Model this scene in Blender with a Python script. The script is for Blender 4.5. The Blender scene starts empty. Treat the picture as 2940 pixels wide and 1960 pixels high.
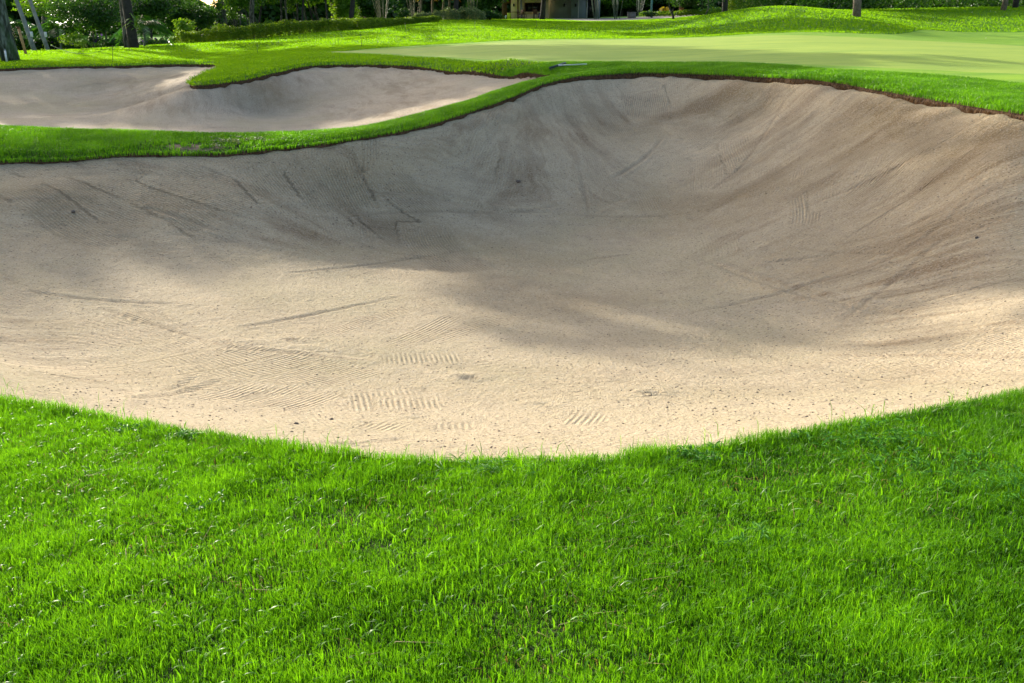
import bpy, math, random
import numpy as np
from mathutils import Vector, Matrix
from mathutils.geometry import delaunay_2d_cdt
R = math.radians
rng = np.random.default_rng(7)
random.seed(7)
SC = bpy.context.scene
COL = SC.collection

# ------------------------------------------------------------------ camera
FPX, PITCH, EYE = 2613.0, R(19.0), 1.65
cp, sp = math.cos(PITCH), math.sin(PITCH)
cam = bpy.data.cameras.new("camera")
cam.sensor_width = 36.0
cam.lens = FPX / 2940 * 36
cam.clip_start = 0.05
cam.clip_end = 2000
camo = bpy.data.objects.new("camera", cam)
camo.location = (0, 0, EYE)
camo.rotation_euler = (R(90) - PITCH, 0, 0)
COL.objects.link(camo)
SC.camera = camo

# ------------------------------------------------------------------ sun and sky
SUN_AZ, SUN_EL = R(-38), R(19)          # to the left of the view, low, behind the scene
SUN = np.array([math.sin(SUN_AZ) * math.cos(SUN_EL), math.cos(SUN_AZ) * math.cos(SUN_EL), math.sin(SUN_EL)])
w = bpy.data.worlds.new("World")
SC.world = w
w.use_nodes = True
nt = w.node_tree
nt.nodes.clear()
sky = nt.nodes.new("ShaderNodeTexSky")
sky.sky_type = 'NISHITA'
sky.sun_disc = False
sky.sun_elevation = SUN_EL
sky.sun_rotation = SUN_AZ
sky.air_density = 1.0
sky.dust_density = 3.2
sky.ozone_density = 1.0
bg = nt.nodes.new("ShaderNodeBackground")
bg.inputs[1].default_value = 0.15
out = nt.nodes.new("ShaderNodeOutputWorld")
nt.links.new(sky.outputs[0], bg.inputs[0])
nt.links.new(bg.outputs[0], out.inputs[0])
sl = bpy.data.lights.new("sun", 'SUN')
sl.energy = 3.5
sl.angle = R(0.5)
sl.color = (1.0, 0.95, 0.82)
so = bpy.data.objects.new("sun", sl)
so.rotation_euler = Vector(SUN).to_track_quat('Z', 'Y').to_euler()
so.location = (0, 0, 60)
COL.objects.link(so)
SC.view_settings.view_transform = 'Standard'
SC.view_settings.look = 'None'
SC.view_settings.gamma = 1
SC.view_settings.exposure = 1.3
SC.cycles.use_denoising = True
SC.cycles.sample_clamp_indirect = 4.0
SC.cycles.sample_clamp_direct = 12.0
SC.cycles.max_bounces = 8
SC.cycles.transparent_max_bounces = 8

# ------------------------------------------------------------------ projection helpers
def P(px, py, d):
    """point on the ray of photo pixel (px, py) at forward distance d"""
    u, v = (px - 1470) / FPX, (980 - py) / FPX
    t = d / (cp + v * sp)
    return np.array([u * t, d, EYE + t * (v * cp - sp)])

def proj(p):
    x, y, z = p[..., 0], p[..., 1], p[..., 2] - EYE
    f = y * cp - z * sp
    f = np.where(f < 0.05, 0.05, f)
    return 1470 + FPX * x / f, 980 - FPX * (y * sp + z * cp) / f

# ------------------------------------------------------------------ noise and polygons
def vnoise(x, y, scale=1.0, seed=0):
    x = np.asarray(x) * scale + seed * 17.13
    y = np.asarray(y) * scale + seed * 9.71
    xi, yi = np.floor(x).astype(np.int64), np.floor(y).astype(np.int64)
    fx, fy = x - xi, y - yi
    fx, fy = fx * fx * (3 - 2 * fx), fy * fy * (3 - 2 * fy)
    def h(a, b):
        n = (a * 374761393 + b * 668265263 + seed * 1274126177) & 0xffffffff
        n = ((n ^ (n >> 13)) * 1274126177) & 0xffffffff
        return ((n ^ (n >> 16)) & 0xffff) / 65535.0
    return (h(xi, yi) * (1 - fx) + h(xi + 1, yi) * fx) * (1 - fy) + (h(xi, yi + 1) * (1 - fx) + h(xi + 1, yi + 1) * fx) * fy

def fbm(x, y, scale=1.0, seed=0, o=3):
    s, a, t = 0, 1.0, 0
    for i in range(o):
        s = s + a * vnoise(x, y, scale * 2 ** i, seed + i)
        t += a
        a *= .5
    return s / t

def inpoly(x, y, poly):
    c = np.zeros(np.shape(x), bool)
    n = len(poly)
    for i in range(n):
        x0, y0 = poly[i][0], poly[i][1]
        x1, y1 = poly[(i + 1) % n][0], poly[(i + 1) % n][1]
        if y0 == y1: continue
        c ^= ((y0 > y) != (y1 > y)) & (x < (x1 - x0) * (y - y0) / (y1 - y0) + x0)
    return c

def pdist(x, y, poly, arc=False):
    best = np.full(np.shape(x), 1e9)
    ba = np.zeros(np.shape(x))
    n = len(poly)
    L = 0
    for i in range(n):
        a, b = poly[i], poly[(i + 1) % n]
        dx, dy = b[0] - a[0], b[1] - a[1]
        l2 = dx * dx + dy * dy + 1e-12
        t = np.clip(((x - a[0]) * dx + (y - a[1]) * dy) / l2, 0, 1)
        d = np.hypot(x - a[0] - t * dx, y - a[1] - t * dy)
        m = d < best
        best = np.where(m, d, best)
        if arc:
            ba = np.where(m, L + t * math.sqrt(l2), ba)
        L += math.sqrt(l2)
    return (best, ba) if arc else best

def smooth_loop(pts, step=0.12):
    pts = np.array(pts, float)
    n = len(pts)
    o = []
    for i in range(n):
        p0, p1, p2, p3 = pts[i - 1], pts[i], pts[(i + 1) % n], pts[(i + 2) % n]
        l = np.linalg.norm(p2[:2] - p1[:2])
        k = max(1, int(l / step))
        # centripetal catmull-rom
        t0 = 0; t1 = t0 + max(np.linalg.norm(p1 - p0), 1e-4) ** .5
        t2 = t1 + max(np.linalg.norm(p2 - p1), 1e-4) ** .5; t3 = t2 + max(np.linalg.norm(p3 - p2), 1e-4) ** .5
        for j in range(k):
            t = t1 + (t2 - t1) * j / k
            A1 = (t1 - t) / (t1 - t0) * p0 + (t - t0) / (t1 - t0) * p1
            A2 = (t2 - t) / (t2 - t1) * p1 + (t - t1) / (t2 - t1) * p2
            A3 = (t3 - t) / (t3 - t2) * p2 + (t - t2) / (t3 - t2) * p3
            B1 = (t2 - t) / (t2 - t0) * A1 + (t - t0) / (t2 - t0) * A2
            B2 = (t3 - t) / (t3 - t1) * A2 + (t - t1) / (t3 - t1) * A3
            o.append((t2 - t) / (t2 - t1) * B1 + (t - t1) / (t2 - t1) * B2)
    return np.array(o)

# ------------------------------------------------------------------ bunker outlines (photo pixel + real distance)
A_far = [(0, 462, 12.9), (200, 455, 13.1), (400, 440, 13.4), (600, 442, 13.4), (800, 425, 13.6), (1000, 400, 13.9), (1150, 375, 14.6),
         (1300, 335, 16.0), (1450, 285, 17.9), (1550, 245, 19.6), (1650, 222, 20.8), (1800, 212, 21.6), (2000, 213, 20.8), (2200, 222, 19.2),
         (2350, 235, 17.6), (2500, 258, 16.0), (2650, 283, 14.6), (2800, 307, 13.2), (2940, 327, 12.1)]
A_near = [(2940, 1120, 4.42), (2700, 1162, 4.15), (2400, 1215, 3.95), (2150, 1262, 3.77), (2000, 1283, 3.67), (1800, 1303, 3.58), (1600, 1313, 3.53),
          (1350, 1318, 3.5), (1100, 1303, 3.55), (850, 1273, 3.67), (600, 1238, 3.83), (400, 1205, 4.0), (200, 1165, 4.2), (0, 1140, 4.35)]
A_far = [(a, b - (9 if a < 2300 else 15), c) for a, b, c in A_far]
A_near = [(a, b + 20, c * .975) for a, b, c in A_near]
rimA = [P(*a) for a in A_far] + [np.array([7.8, 10.4, .45]), np.array([7.6, 8.0, .15]), np.array([5.6, 5.8, -.03])] + [P(*a) for a in A_near] + \
       [np.array([-4.0, 5.3, -.1]), np.array([-6.6, 7.2, -.08]), np.array([-9.2, 9.6, .0]), np.array([-9.3, 12.0, .05])]
B_near = [(0, 358, 15.4), (200, 366, 15.2), (400, 372, 15.0), (600, 378, 14.9), (800, 378, 15.1), (1000, 370, 15.5), (1100, 349, 16.1),
          (1250, 314, 17.7), (1350, 285, 19.1), (1450, 252, 20.6), (1530, 231, 21.8), (1605, 215, 22.9)]
B_far = [(1480, 213, 25.2), (1350, 202, 27.2), (1200, 189, 29.8), (1050, 184, 31.5), (900, 187, 31.8), (800, 204, 29.8), (700, 227, 27.8),
         (620, 238, 26.6), (565, 243, 26.1), (546, 239, 26.6), (552, 229, 28.0), (585, 210, 30.8), (628, 191, 34.6), (600, 184, 36.8), (500, 184, 37.2),
         (400, 187, 37.2), (250, 190, 36.6), (100, 193, 36.0), (0, 197, 35.2)]
B_far = [(a, b - 5, c) for a, b, c in B_far]
rimB = [P(*a) for a in B_near] + [P(*a) for a in B_far] + [np.array([-24, 32.5, .3]), np.array([-24, 22, .2]), np.array([-16, 16.5, .15])]
loopA, loopB = smooth_loop(rimA, .10), smooth_loop(rimB, .14)
for lp, a in ((loopA, .022), (loopB, .04)):
    k = np.arange(len(lp))
    amp = a * np.clip(lp[:, 1] / 5, .8, 2.0)
    lp[:, 0] += amp * 2 * (fbm(k * .37, k * 0, 1, 3) - .5)
    lp[:, 1] += amp * 2 * (fbm(k * .37, k * 0 + 9, 1, 5) - .5)

# ------------------------------------------------------------------ height fields (thin plate splines through real points)
class TPS:
    def __init__(s, pts, lam=1e-3):
        p = np.array(pts, float)
        s.c = p[:, :2]
        n = len(p)
        K = s.k(s.c, s.c) + lam * np.eye(n)
        Q = np.c_[np.ones(n), s.c]
        M = np.block([[K, Q], [Q.T, np.zeros((3, 3))]])
        s.w = np.linalg.solve(M, np.r_[p[:, 2], 0, 0, 0])
    @staticmethod
    def k(a, b):
        r2 = ((a[:, None, :] - b[None]) ** 2).sum(2)
        return .5 * r2 * np.log(r2 + 1e-9)
    def __call__(s, x, y):
        x, y = np.asarray(x, float), np.asarray(y, float)
        sh = x.shape
        q = np.c_[x.ravel(), y.ravel()]
        o = np.empty(len(q))
        for i in range(0, len(q), 20000):
            c = q[i:i + 20000]
            o[i:i + 20000] = s.k(c, s.c) @ s.w[:-3] + s.w[-3] + c @ s.w[-2:]
        return o.reshape(sh)

gc = list(rimA) + list(rimB)
gc += [P(*a) for a in [
    # right bank, fringe, green
    (1800, 180, 24.2), (1800, 170, 26.5), (2100, 182, 22.5), (2350, 197, 19.6), (2600, 222, 17.4), (2800, 250, 15.6), (2940, 250, 15.5), (2940, 285, 13.6),
    (1470, 172, 27.5), (1470, 140, 34), (1470, 122, 40), (1200, 160, 33.5), (1200, 142, 39), (1000, 152, 38), (1750, 128, 36), (1750, 113, 43),
    (2000, 140, 30), (2050, 106, 43), (2300, 140, 27), (2300, 110, 35), (2300, 93, 43), (2600, 150, 24), (2600, 125, 31), (2600, 109, 38),
    (2940, 200, 19.5), (2940, 160, 24.5), (2940, 138, 30),
    # peninsula bank
    (700, 198, 31), (900, 166, 35), (800, 178, 34), (1100, 170, 33), (1350, 190, 28.3), (1630, 196, 24.0), (1500, 200, 25), (640, 176, 37),
    # rough beyond
    (1100, 125, 47), (1200, 100, 53), (1000, 128, 46), (900, 96, 65), (1100, 80, 71), (1250, 58, 85), (1400, 60, 84), (1400, 95, 58),
    (1600, 52, 105), (1700, 85, 60), (1700, 64, 85), (1600, 100, 50), (1900, 62, 78), (1900, 85, 58), (1850, 54, 100),
    (750, 150, 42), (700, 116, 60), (500, 127, 58), (450, 150, 46), (550, 172, 40), (300, 150, 46), (300, 141, 54), (400, 132, 57), (200, 158, 45),
    (100, 172, 42), (60, 176, 42), (1000, 108, 57), (850, 130, 50),
    # mounds on the right
    (2250, 18, 63), (2100, 32, 63), (2250, 60, 53), (2130, 60, 55), (2250, 90, 47.5), (2000, 50, 66), (2000, 75, 56), (2000, 100, 50),
    (2400, 32, 62), (2470, 50, 58), (2400, 88, 48), (2600, 50, 62), (2600, 80, 52), (2600, 106, 46.5),
    (2905, 28, 66), (2800, 92, 55), (2940, 92, 54), (2750, 118, 47), (2940, 130, 42), (2800, 60, 60)]]
gc += [(x, y, z) for x, y, z in [
    (-3, 2.4, .0), (0, 2.2, 0), (3, 2.4, .0), (-2, 0, .05), (2, 0, .05), (0, 0, .05), (-6, 4, .0), (6, 4.4, .05), (8, 6.2, .1),
    (0, -10, .2), (-12, -8, .2), (12, -8, .2), (-14, 8, .15), (12, 10, .5), (14, 15, .9), (-16, 14.5, .3), (-28, 26, .4), (-20, 12, .3),
    (-34, 50, .3), (-20, 70, .25), (-50, 70, .4), (-35, 95, .4), (-5, 105, 2.4), (25, 100, 3.2), (45, 80, 3.2), (45, 50, 2.0), (35, 30, 1.2), (60, 120, 3.2),
    (-60, 120, .6), (-80, 40, .4), (-60, 0, .3), (60, 0, .5), (-10, 140, 2.2), (0, -60, .2), (-80, 160, 1), (80, 160, 3), (100, 40, 2)]]
Hg_ = TPS(gc, 2e-3)
def Hg(x, y):
    h = Hg_(x, y)
    r = np.hypot(x, y - 40)
    f = np.clip((r - 90) / 60, 0, 1)
    f = f * f * (3 - 2 * f)
    h = np.clip(h, -1.5, 4.5) * (1 - f) + 1.8 * f
    return h + .018 * (fbm(x, y, .9, 11) - .5)

def roll(x, y):
    o = np.zeros(np.shape(x))
    for lp, a in ((loopA, .055), (loopB, .07)):
        m = (y > 5.8) & (x > lp[:, 0].min() - 1) & (x < lp[:, 0].max() + 1) & (y < lp[:, 1].max() + 1) & (y > lp[:, 1].min() - 1)
        i = np.nonzero(m)[0]
        if len(i):
            d = pdist(x[i], y[i], lp[::3])
            o[i] = np.maximum(o[i], a * np.exp(-(d / .16) ** 2))
    return o
def lipA(y): return np.where(np.asarray(y) > 6.0, .13, .035)
sa = [(p[0], p[1], p[2] - float(lipA(p[1]))) for p in rimA]
sa += [tuple(P(*a)) for a in [
    (1350, 1250, 4.75), (1350, 1150, 6.0), (1350, 1020, 7.4), (1350, 900, 8.95), (1350, 780, 10.9), (1350, 700, 12.4), (1350, 600, 13.8), (1350, 500, 14.9), (1350, 410, 15.6),
    (1900, 300, 20), (1900, 400, 18), (1900, 500, 16.2), (1900, 600, 14.5), (1900, 700, 12.6), (1900, 850, 9.8), (1900, 1050, 6.9), (1900, 1200, 5.1),
    (2600, 340, 14.2), (2600, 450, 12.8), (2600, 550, 11.8), (2600, 650, 10.7), (2600, 800, 9.0), (2600, 950, 7.5), (2600, 1080, 6.1),
    (2900, 420, 11.2), (2900, 550, 10.2), (2900, 700, 9.0), (2900, 900, 7.0), (2250, 300, 18), (2250, 450, 15.3), (2250, 650, 12.2),
    (150, 550, 12.0), (150, 650, 11.2), (150, 750, 10.1), (150, 900, 8.4), (150, 1050, 6.8), (700, 520, 12.8), (700, 600, 12.1), (700, 700, 11.3),
    (700, 850, 9.3), (700, 1000, 7.5), (700, 1150, 5.9), (1050, 480, 13.7), (1050, 600, 13.0), (1620, 330, 18.8), (1620, 450, 16.2)]]
sa += [(-6.5, 10.5, -.6), (-6.5, 8.6, -.6), (6.5, 9.2, -.3), (6.2, 7.2, -.4)]
Ha_ = TPS(sa, 4e-3)
sb = [(p[0], p[1], p[2] - (.17 if p[1] > 22 else .06)) for p in rimB]
sb += [tuple(P(*a)) for a in [(300, 350, 24.5), (300, 310, 29.5), (300, 270, 32.3), (300, 230, 34.6), (50, 350, 24.5), (50, 300, 29.5), (50, 240, 33),
                              (700, 360, 23.6), (700, 310, 26.6), (700, 265, 27.3), (1000, 350, 23.4), (1000, 300, 26.4), (1000, 240, 29.5), (900, 250, 29.3),
                              (1250, 290, 22.5), (1250, 245, 26), (1400, 250, 22.8), (500, 300, 29.0), (480, 250, 31.3), (540, 215, 33.8), (1350, 230, 24.9)]]
sb += [(-20, 27, -.8), (-8, 18.3, -.55), (-3, 18.3, -.5), (-14, 20, -.6)]
Hb_ = TPS(sb, 4e-3)
def Hs(x, y, which):
    h = (Ha_ if which == 'A' else Hb_)(x, y)
    return h + .02 * (fbm(x, y, 1.3, 21) - .5) + .010 * (fbm(x, y, 6, 22) - .5)

# ------------------------------------------------------------------ combined height raster (fast lookup)
RX0, RY0, RS = -75., -15., .5
gx = np.arange(RX0, 75, RS); gy = np.arange(RY0, 125, RS)
GX, GY = np.meshgrid(gx, gy)
RG = Hg(GX, GY)
RC = RG.copy()
for lp, wh in ((loopA, 'A'), (loopB, 'B')):
    m = inpoly(GX, GY, lp[::3])
    RC[m] = np.minimum(Hs(GX[m], GY[m], wh), RG[m])
def lookup(T, x, y):
    fx = np.clip((x - RX0) / RS, 0, len(gx) - 1.001); fy = np.clip((y - RY0) / RS, 0, len(gy) - 1.001)
    i, j = fx.astype(int), fy.astype(int)
    u, v = fx - i, fy - j
    return (T[j, i] * (1 - u) + T[j, i + 1] * u) * (1 - v) + (T[j + 1, i] * (1 - u) + T[j + 1, i + 1] * u) * v

def hit(px, py, d0=2.0, d1=110.0):
    """first point of the real terrain met by the ray of a photo pixel beyond distance d0"""
    d = np.arange(d0, d1, .1)
    u, v = (px - 1470) / FPX, (980 - py) / FPX
    t = d / (cp + v * sp)
    x, z = u * t, EYE + t * (v * cp - sp)
    h = lookup(RG, x, d)
    k = np.nonzero(z <= h)[0]
    k = k[0] if len(k) else int(np.argmin(z - h))
    return np.array([x[k], d[k], h[k]])
def gnd(px, d):
    p = P(px, 80, d)
    return np.array([p[0], d, float(Hg(np.array(p[0]), np.array(d)))])

# ------------------------------------------------------------------ mesh helpers
def link(o, parent=None):
    COL.objects.link(o)
    if parent is not None: o.parent = parent
    return o
def mesh_np(name, verts, faces_list, mat=None, parent=None, attrs=None, smooth=False, loc=None):
    """faces_list: list of int arrays (n,k)"""
    me = bpy.data.meshes.new(name)
    verts = np.asarray(verts, np.float32)
    me.vertices.add(len(verts))
    me.vertices.foreach_set("co", verts.ravel())
    ls, st, c = [], [], 0
    for f in faces_list:
        f = np.asarray(f, np.int32)
        if not len(f): continue
        ls.append(f.ravel())
        st.append(c + np.arange(len(f)) * f.shape[1])
        c += f.size
    li = np.concatenate(ls)
    me.loops.add(len(li)); me.loops.foreach_set("vertex_index", li)
    s = np.concatenate(st).astype(np.int32)
    me.polygons.add(len(s)); me.polygons.foreach_set("loop_start", s)
    if attrs:
        for k, v in attrs.items():
            v = np.asarray(v, np.float32)
            a = me.attributes.new(k, 'FLOAT' if v.ndim == 1 else 'FLOAT_VECTOR', 'POINT')
            a.data.foreach_set("value" if v.ndim == 1 else "vector", v.ravel())
    me.update(calc_edges=True)
    if smooth: me.polygons.foreach_set("use_smooth", np.ones(len(s), bool))
    if mat: me.materials.append(mat)
    o = bpy.data.objects.new(name, me)
    if loc is not None: o.location = loc
    return link(o, parent)
def tag(o, label=None, cat=None, group=None, kind=None):
    if label: o["label"] = label
    if cat: o["category"] = cat
    if group: o["group"] = group
    if kind: o["kind"] = kind
    return o
def empty(name, loc, label=None, cat=None, group=None):
    o = bpy.data.objects.new(name, None)
    o.empty_display_size = .2
    o.location = [float(v) for v in loc]
    COL.objects.link(o)
    return tag(o, label, cat, group)

class MB:
    """collects simple shapes into one mesh"""
    def __init__(s): s.v, s.q, s.t, s.n = [], [], [], 0
    def add(s, v, q=(), t=()):
        v = np.asarray(v, float)
        if len(q): s.q.append(np.asarray(q) + s.n)
        if len(t): s.t.append(np.asarray(t) + s.n)
        s.v.append(v); s.n += len(v)
    def box(s, c, size, rz=0, rx=0, ry=0, bev=0):
        hx, hy, hz = [k / 2 for k in size]
        b = bev
        if b:
            vs = []
            for z, k in ((-hz, b), (-hz + b, 0), (hz - b, 0), (hz, b)):
                vs += [(-hx + k, -hy + k, z), (hx - k, -hy + k, z), (hx - k, hy - k, z), (-hx + k, hy - k, z)]
            q = [(0, 3, 2, 1), (12, 13, 14, 15)]
            for r in range(3):
                for i in range(4):
                    q.append((r * 4 + i, r * 4 + (i + 1) % 4, r * 4 + 4 + (i + 1) % 4, r * 4 + 4 + i))
        else:
            vs = [(-hx, -hy, -hz), (hx, -hy, -hz), (hx, hy, -hz), (-hx, hy, -hz), (-hx, -hy, hz), (hx, -hy, hz), (hx, hy, hz), (-hx, hy, hz)]
            q = [(0, 3, 2, 1), (4, 5, 6, 7), (0, 1, 5, 4), (1, 2, 6, 5), (2, 3, 7, 6), (3, 0, 4, 7)]
        M = Matrix.Rotation(rz, 3, 'Z') @ Matrix.Rotation(ry, 3, 'Y') @ Matrix.Rotation(rx, 3, 'X')
        v = np.array(vs) @ np.array(M).T + np.array(c)
        s.add(v, q)
    def tube(s, pts, rad, n=8, cap=True, rough=0, seed=0):
        pts = np.array(pts, float)
        m = len(pts)
        rad = np.interp(np.linspace(0, 1, m), np.linspace(0, 1, len(rad)), rad) if np.ndim(rad) else np.full(m, rad)
        T = np.gradient(pts, axis=0)
        T /= np.linalg.norm(T, axis=1)[:, None] + 1e-9
        up = np.array([0.13, 1, 0.07]) if abs(T[0][2]) > .7 else np.array([0, 0, 1.])
        vs = []
        rr = np.random.default_rng(seed)
        ph = rr.random(4) * 6.28
        for i in range(m):
            a = np.cross(T[i], up); a /= np.linalg.norm(a) + 1e-9
            b = np.cross(T[i], a)
            th = np.arange(n) * 2 * math.pi / n
            r = rad[i] * (1 + rough * (np.sin(3 * th + ph[0] + i * .3) * .6 + .4 * np.sin(5 * th + ph[1] - i * .5)) + rough * .5 * (rr.random(n) - .5))
            vs.append(pts[i] + np.outer(np.cos(th) * r, a) + np.outer(np.sin(th) * r, b))
        q = []
        for i in range(m - 1):
            for k in range(n):
                q.append((i * n + k, i * n + (k + 1) % n, (i + 1) * n + (k + 1) % n, (i + 1) * n + k))
        v = np.concatenate(vs)
        t = []
        if cap:
            v = np.vstack([v, pts[0], pts[-1]])
            for k in range(n):
                t.append((m * n, (k + 1) % n, k)); t.append((m * n + 1, (m - 1) * n + k, (m - 1) * n + (k + 1) % n))
        s.add(v, q, t)
    def blob(s, c, r, seed=0, n=10, m=7, rough=.15):
        rr = np.random.default_rng(seed)
        r = np.ones(3) * r
        vs = [(0, 0, -1)]
        for i in range(1, m):
            ph = -math.pi / 2 + math.pi * i / m
            for k in range(n):
                th = 2 * math.pi * k / n
                f = 1 + rough * (rr.random() - .5) * 2
                vs.append((math.cos(ph) * math.cos(th) * f, math.cos(ph) * math.sin(th) * f, math.sin(ph) * f))
        vs.append((0, 0, 1))
        t, q = [], []
        for k in range(n):
            t.append((0, 1 + (k + 1) % n, 1 + k))
            e = 1 + (m - 2) * n
            t.append((len(vs) - 1, e + k, e + (k + 1) % n))
        for i in range(m - 2):
            for k in range(n):
                q.append((1 + i * n + k, 1 + i * n + (k + 1) % n, 1 + (i + 1) * n + (k + 1) % n, 1 + (i + 1) * n + k))
        s.add(np.array(vs) * r + np.array(c), q, t)
    def leaves(s, pts, size, aspect=.45, rr=rng, droop=0., nrm=None):
        """one bent leaf (diamond) at each point"""
        pts = np.asarray(pts, float); n = len(pts)
        if not n: return
        d = rr.normal(size=(n, 3)); d[:, 2] = d[:, 2] * .6 - droop
        d /= np.linalg.norm(d, axis=1)[:, None]
        b = np.cross(d, rr.normal(size=(n, 3))); b /= np.linalg.norm(b, axis=1)[:, None] + 1e-9
        sz = size * (.6 + .8 * rr.random(n))[:, None]
        v = np.stack([pts - d * sz * .5, pts + b * sz * aspect * .5, pts + d * sz * .5, pts - b * sz * aspect * .5], 1).reshape(-1, 3)
        s.add(v, np.arange(4 * n).reshape(n, 4))
    def build(s, name, mat, parent=None, smooth=False, loc=None, rnd=None):
        v = np.concatenate(s.v)
        if loc is not None: v = v - np.array(loc)
        fl = []
        if s.q: fl.append(np.concatenate(s.q))
        if s.t: fl.append(np.concatenate(s.t))
        at = None
        if rnd: at = {"rnd": np.repeat(np.random.default_rng(len(v)).random(len(v) // rnd + 1), rnd)[:len(v)]}
        return mesh_np(name, v, fl, mat, parent, at, smooth, loc if parent is None else None)

# ------------------------------------------------------------------ materials
class NT:
    def __init__(s, name):
        s.m = bpy.data.materials.new(name); s.m.use_nodes = True
        s.t = s.m.node_tree; s.t.nodes.clear()
        s.out = s.n("ShaderNodeOutputMaterial")
    def n(s, typ, ins=None, **kw):
        x = s.t.nodes.new(typ)
        for k, v in kw.items(): setattr(x, k, v)
        if ins:
            for k, v in ins.items():
                if isinstance(v, bpy.types.NodeSocket): s.t.links.new(v, x.inputs[k])
                else: x.inputs[k].default_value = v
        return x
    def math(s, op, a, b=0.0, c=0.0): return s.n("ShaderNodeMath", {0: a, 1: b, 2: c}, operation=op).outputs[0]
    def noise(s, vec, scale, detail=3, rough=.55, dist=0.):
        return s.n("ShaderNodeTexNoise", {"Vector": vec, "Scale": scale, "Detail": detail, "Roughness": rough, "Distortion": dist}).outputs[0]
    def ramp(s, f, stops):
        r = s.n("ShaderNodeValToRGB", {0: f})
        e = r.color_ramp.elements
        while len(e) < len(stops): e.new(.5)
        for k, (p, c) in zip(e, stops): k.position = p; k.color = (*c, 1) if len(c) == 3 else c
        return r.outputs[0]
    def rng(s, f, a, b, c=0., d=1.):
        return s.n("ShaderNodeMapRange", {0: f, 1: a, 2: b, 3: c, 4: d}).outputs[0]
    def mix(s, f, a, b, mode='MIX'):
        x = s.n("ShaderNodeMix", data_type='RGBA', blend_type=mode)
        for k, v in ((0, f), (6, a), (7, b)):
            if isinstance(v, bpy.types.NodeSocket): s.t.links.new(v, x.inputs[k])
            else: x.inputs[k].default_value = v if k == 0 else (*v, 1)
        return x.outputs[2]
    def bsdf(s, col, rough=.8, spec=.3, normal=None):
        p = s.n("ShaderNodeBsdfPrincipled", {"Roughness": rough, "Specular IOR Level": spec})
        if isinstance(col, bpy.types.NodeSocket): s.t.links.new(col, p.inputs[0])
        else: p.inputs[0].default_value = (*col, 1)
        if normal: s.t.links.new(normal, p.inputs["Normal"])
        return p.outputs[0]
    def done(s, sh):
        s.t.links.new(sh, s.out.inputs[0]); return s.m
    def bump(s, h, dist, strength=1.0, normal=None):
        i = {"Height": h, "Distance": dist, "Strength": strength}
        if normal: i["Normal"] = normal
        return s.n("ShaderNodeBump", i).outputs[0]
    def geo(s): return s.n("ShaderNodeNewGeometry").outputs["Position"]
    def attr(s, name, o=2): return s.n("ShaderNodeAttribute", attribute_name=name).outputs[o]

def simple(name, col, rough=.8, var=.25, scale=6., bump=0., spec=.3):
    N = NT(name)
    g = N.n("ShaderNodeTexCoord").outputs["Object"]
    f = N.noise(g, scale, 4)
    c = N.mix(N.rng(f, .3, .7), tuple(k * (1 - var) for k in col), tuple(min(1, k * (1 + var)) for k in col))
    nm = N.bump(N.noise(g, scale * 3, 4), bump) if bump else None
    return N.done(N.bsdf(c, rough, spec, nm))

def leafmat(name, c0, c1, trans=.45, tcol=None, rough=.5, spec=.4, big=0.35):
    """foliage: per-leaf colour, light through the leaf"""
    N = NT(name)
    r = N.attr("rnd")
    f = N.math('ADD', N.math('MULTIPLY', r, .65), N.math('MULTIPLY', N.rng(N.noise(N.geo(), big, 2), .3, .7), .35))
    c = N.mix(f, c0, c1)
    b = N.bsdf(c, rough, spec)
    tc = N.mix(1.0, c, tcol or (1.0, 1.0, .25), 'MULTIPLY')
    t = N.n("ShaderNodeBsdfTranslucent", {0: tc}).outputs[0]
    return N.done(N.n("ShaderNodeMixShader", {0: trans, 1: b, 2: t}).outputs[0])

M = {}
M['blade'] = leafmat("grass_blade", (.022, .120, .004), (.185, .46, .010), .60, (1.15, 1.05, .5), .42, .35, 1.4)
M['blade_far'] = leafmat("rough_grass_blade", (.05, .145, .004), (.105, .24, .006), .75, (2.6, 2.1, .4), .45, .3, .5)
M['thatch'] = leafmat("dry_thatch", (.07, .035, .018), (.22, .13, .06), .2, (1, .8, .5), .8, .1)
M['weed'] = leafmat("weed_leaf", (.04, .17, .01), (.12, .36, .02), .45, (1., 1., .4), .5, .3)
M['pale_blade'] = leafmat("pale_blade", (.16, .30, .05), (.30, .48, .14), .35, (1., 1., .5), .22, .7)
M['leaf_dark'] = leafmat("dark_leaf", (.014, .05, .010), (.05, .13, .018), .45, (1.3, 1.3, .25), .45, .4, .3)
M['leaf_mid'] = leafmat("green_leaf", (.03, .10, .012), (.11, .24, .02), .55, (1.5, 1.3, .2), .45, .4, .4)
M['leaf_light'] = leafmat("light_leaf", (.08, .19, .015), (.22, .38, .03), .55, (1.3, 1.2, .25), .4, .4, .6)
M['leaf_palm'] = leafmat("palm_leaf", (.02, .09, .018), (.07, .20, .03), .5, (1.3, 1.3, .3), .35, .5, .4)
M['leaf_yellow'] = leafmat("yellow_leaf", (.30, .24, .01), (.45, .33, .02), .5, (1, 1, .3), .4, .4)
M['leaf_orange'] = leafmat("rusty_frond", (.25, .09, .01), (.38, .15, .02), .4, (1, .8, .3), .6, .2)
M['hedge'] = leafmat("clipped_hedge_leaf", (.03, .095, .005), (.24, .37, .012), .45, (1.2, 1.1, .2), .5, .3, .8)
M['hedge_dark'] = leafmat("dense_hedge_leaf", (.018, .07, .010), (.08, .20, .018), .45, (1.2, 1.2, .25), .4, .5, .35)
M['pale_shrub'] = leafmat("variegated_leaf", (.06, .13, .05), (.34, .38, .16), .4, (1, 1, .5), .5, .3)
M['purple'] = leafmat("purple_petal", (.08, .02, .16), (.16, .06, .28), .4, (1, 1, 1), .6, .2)
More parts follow.
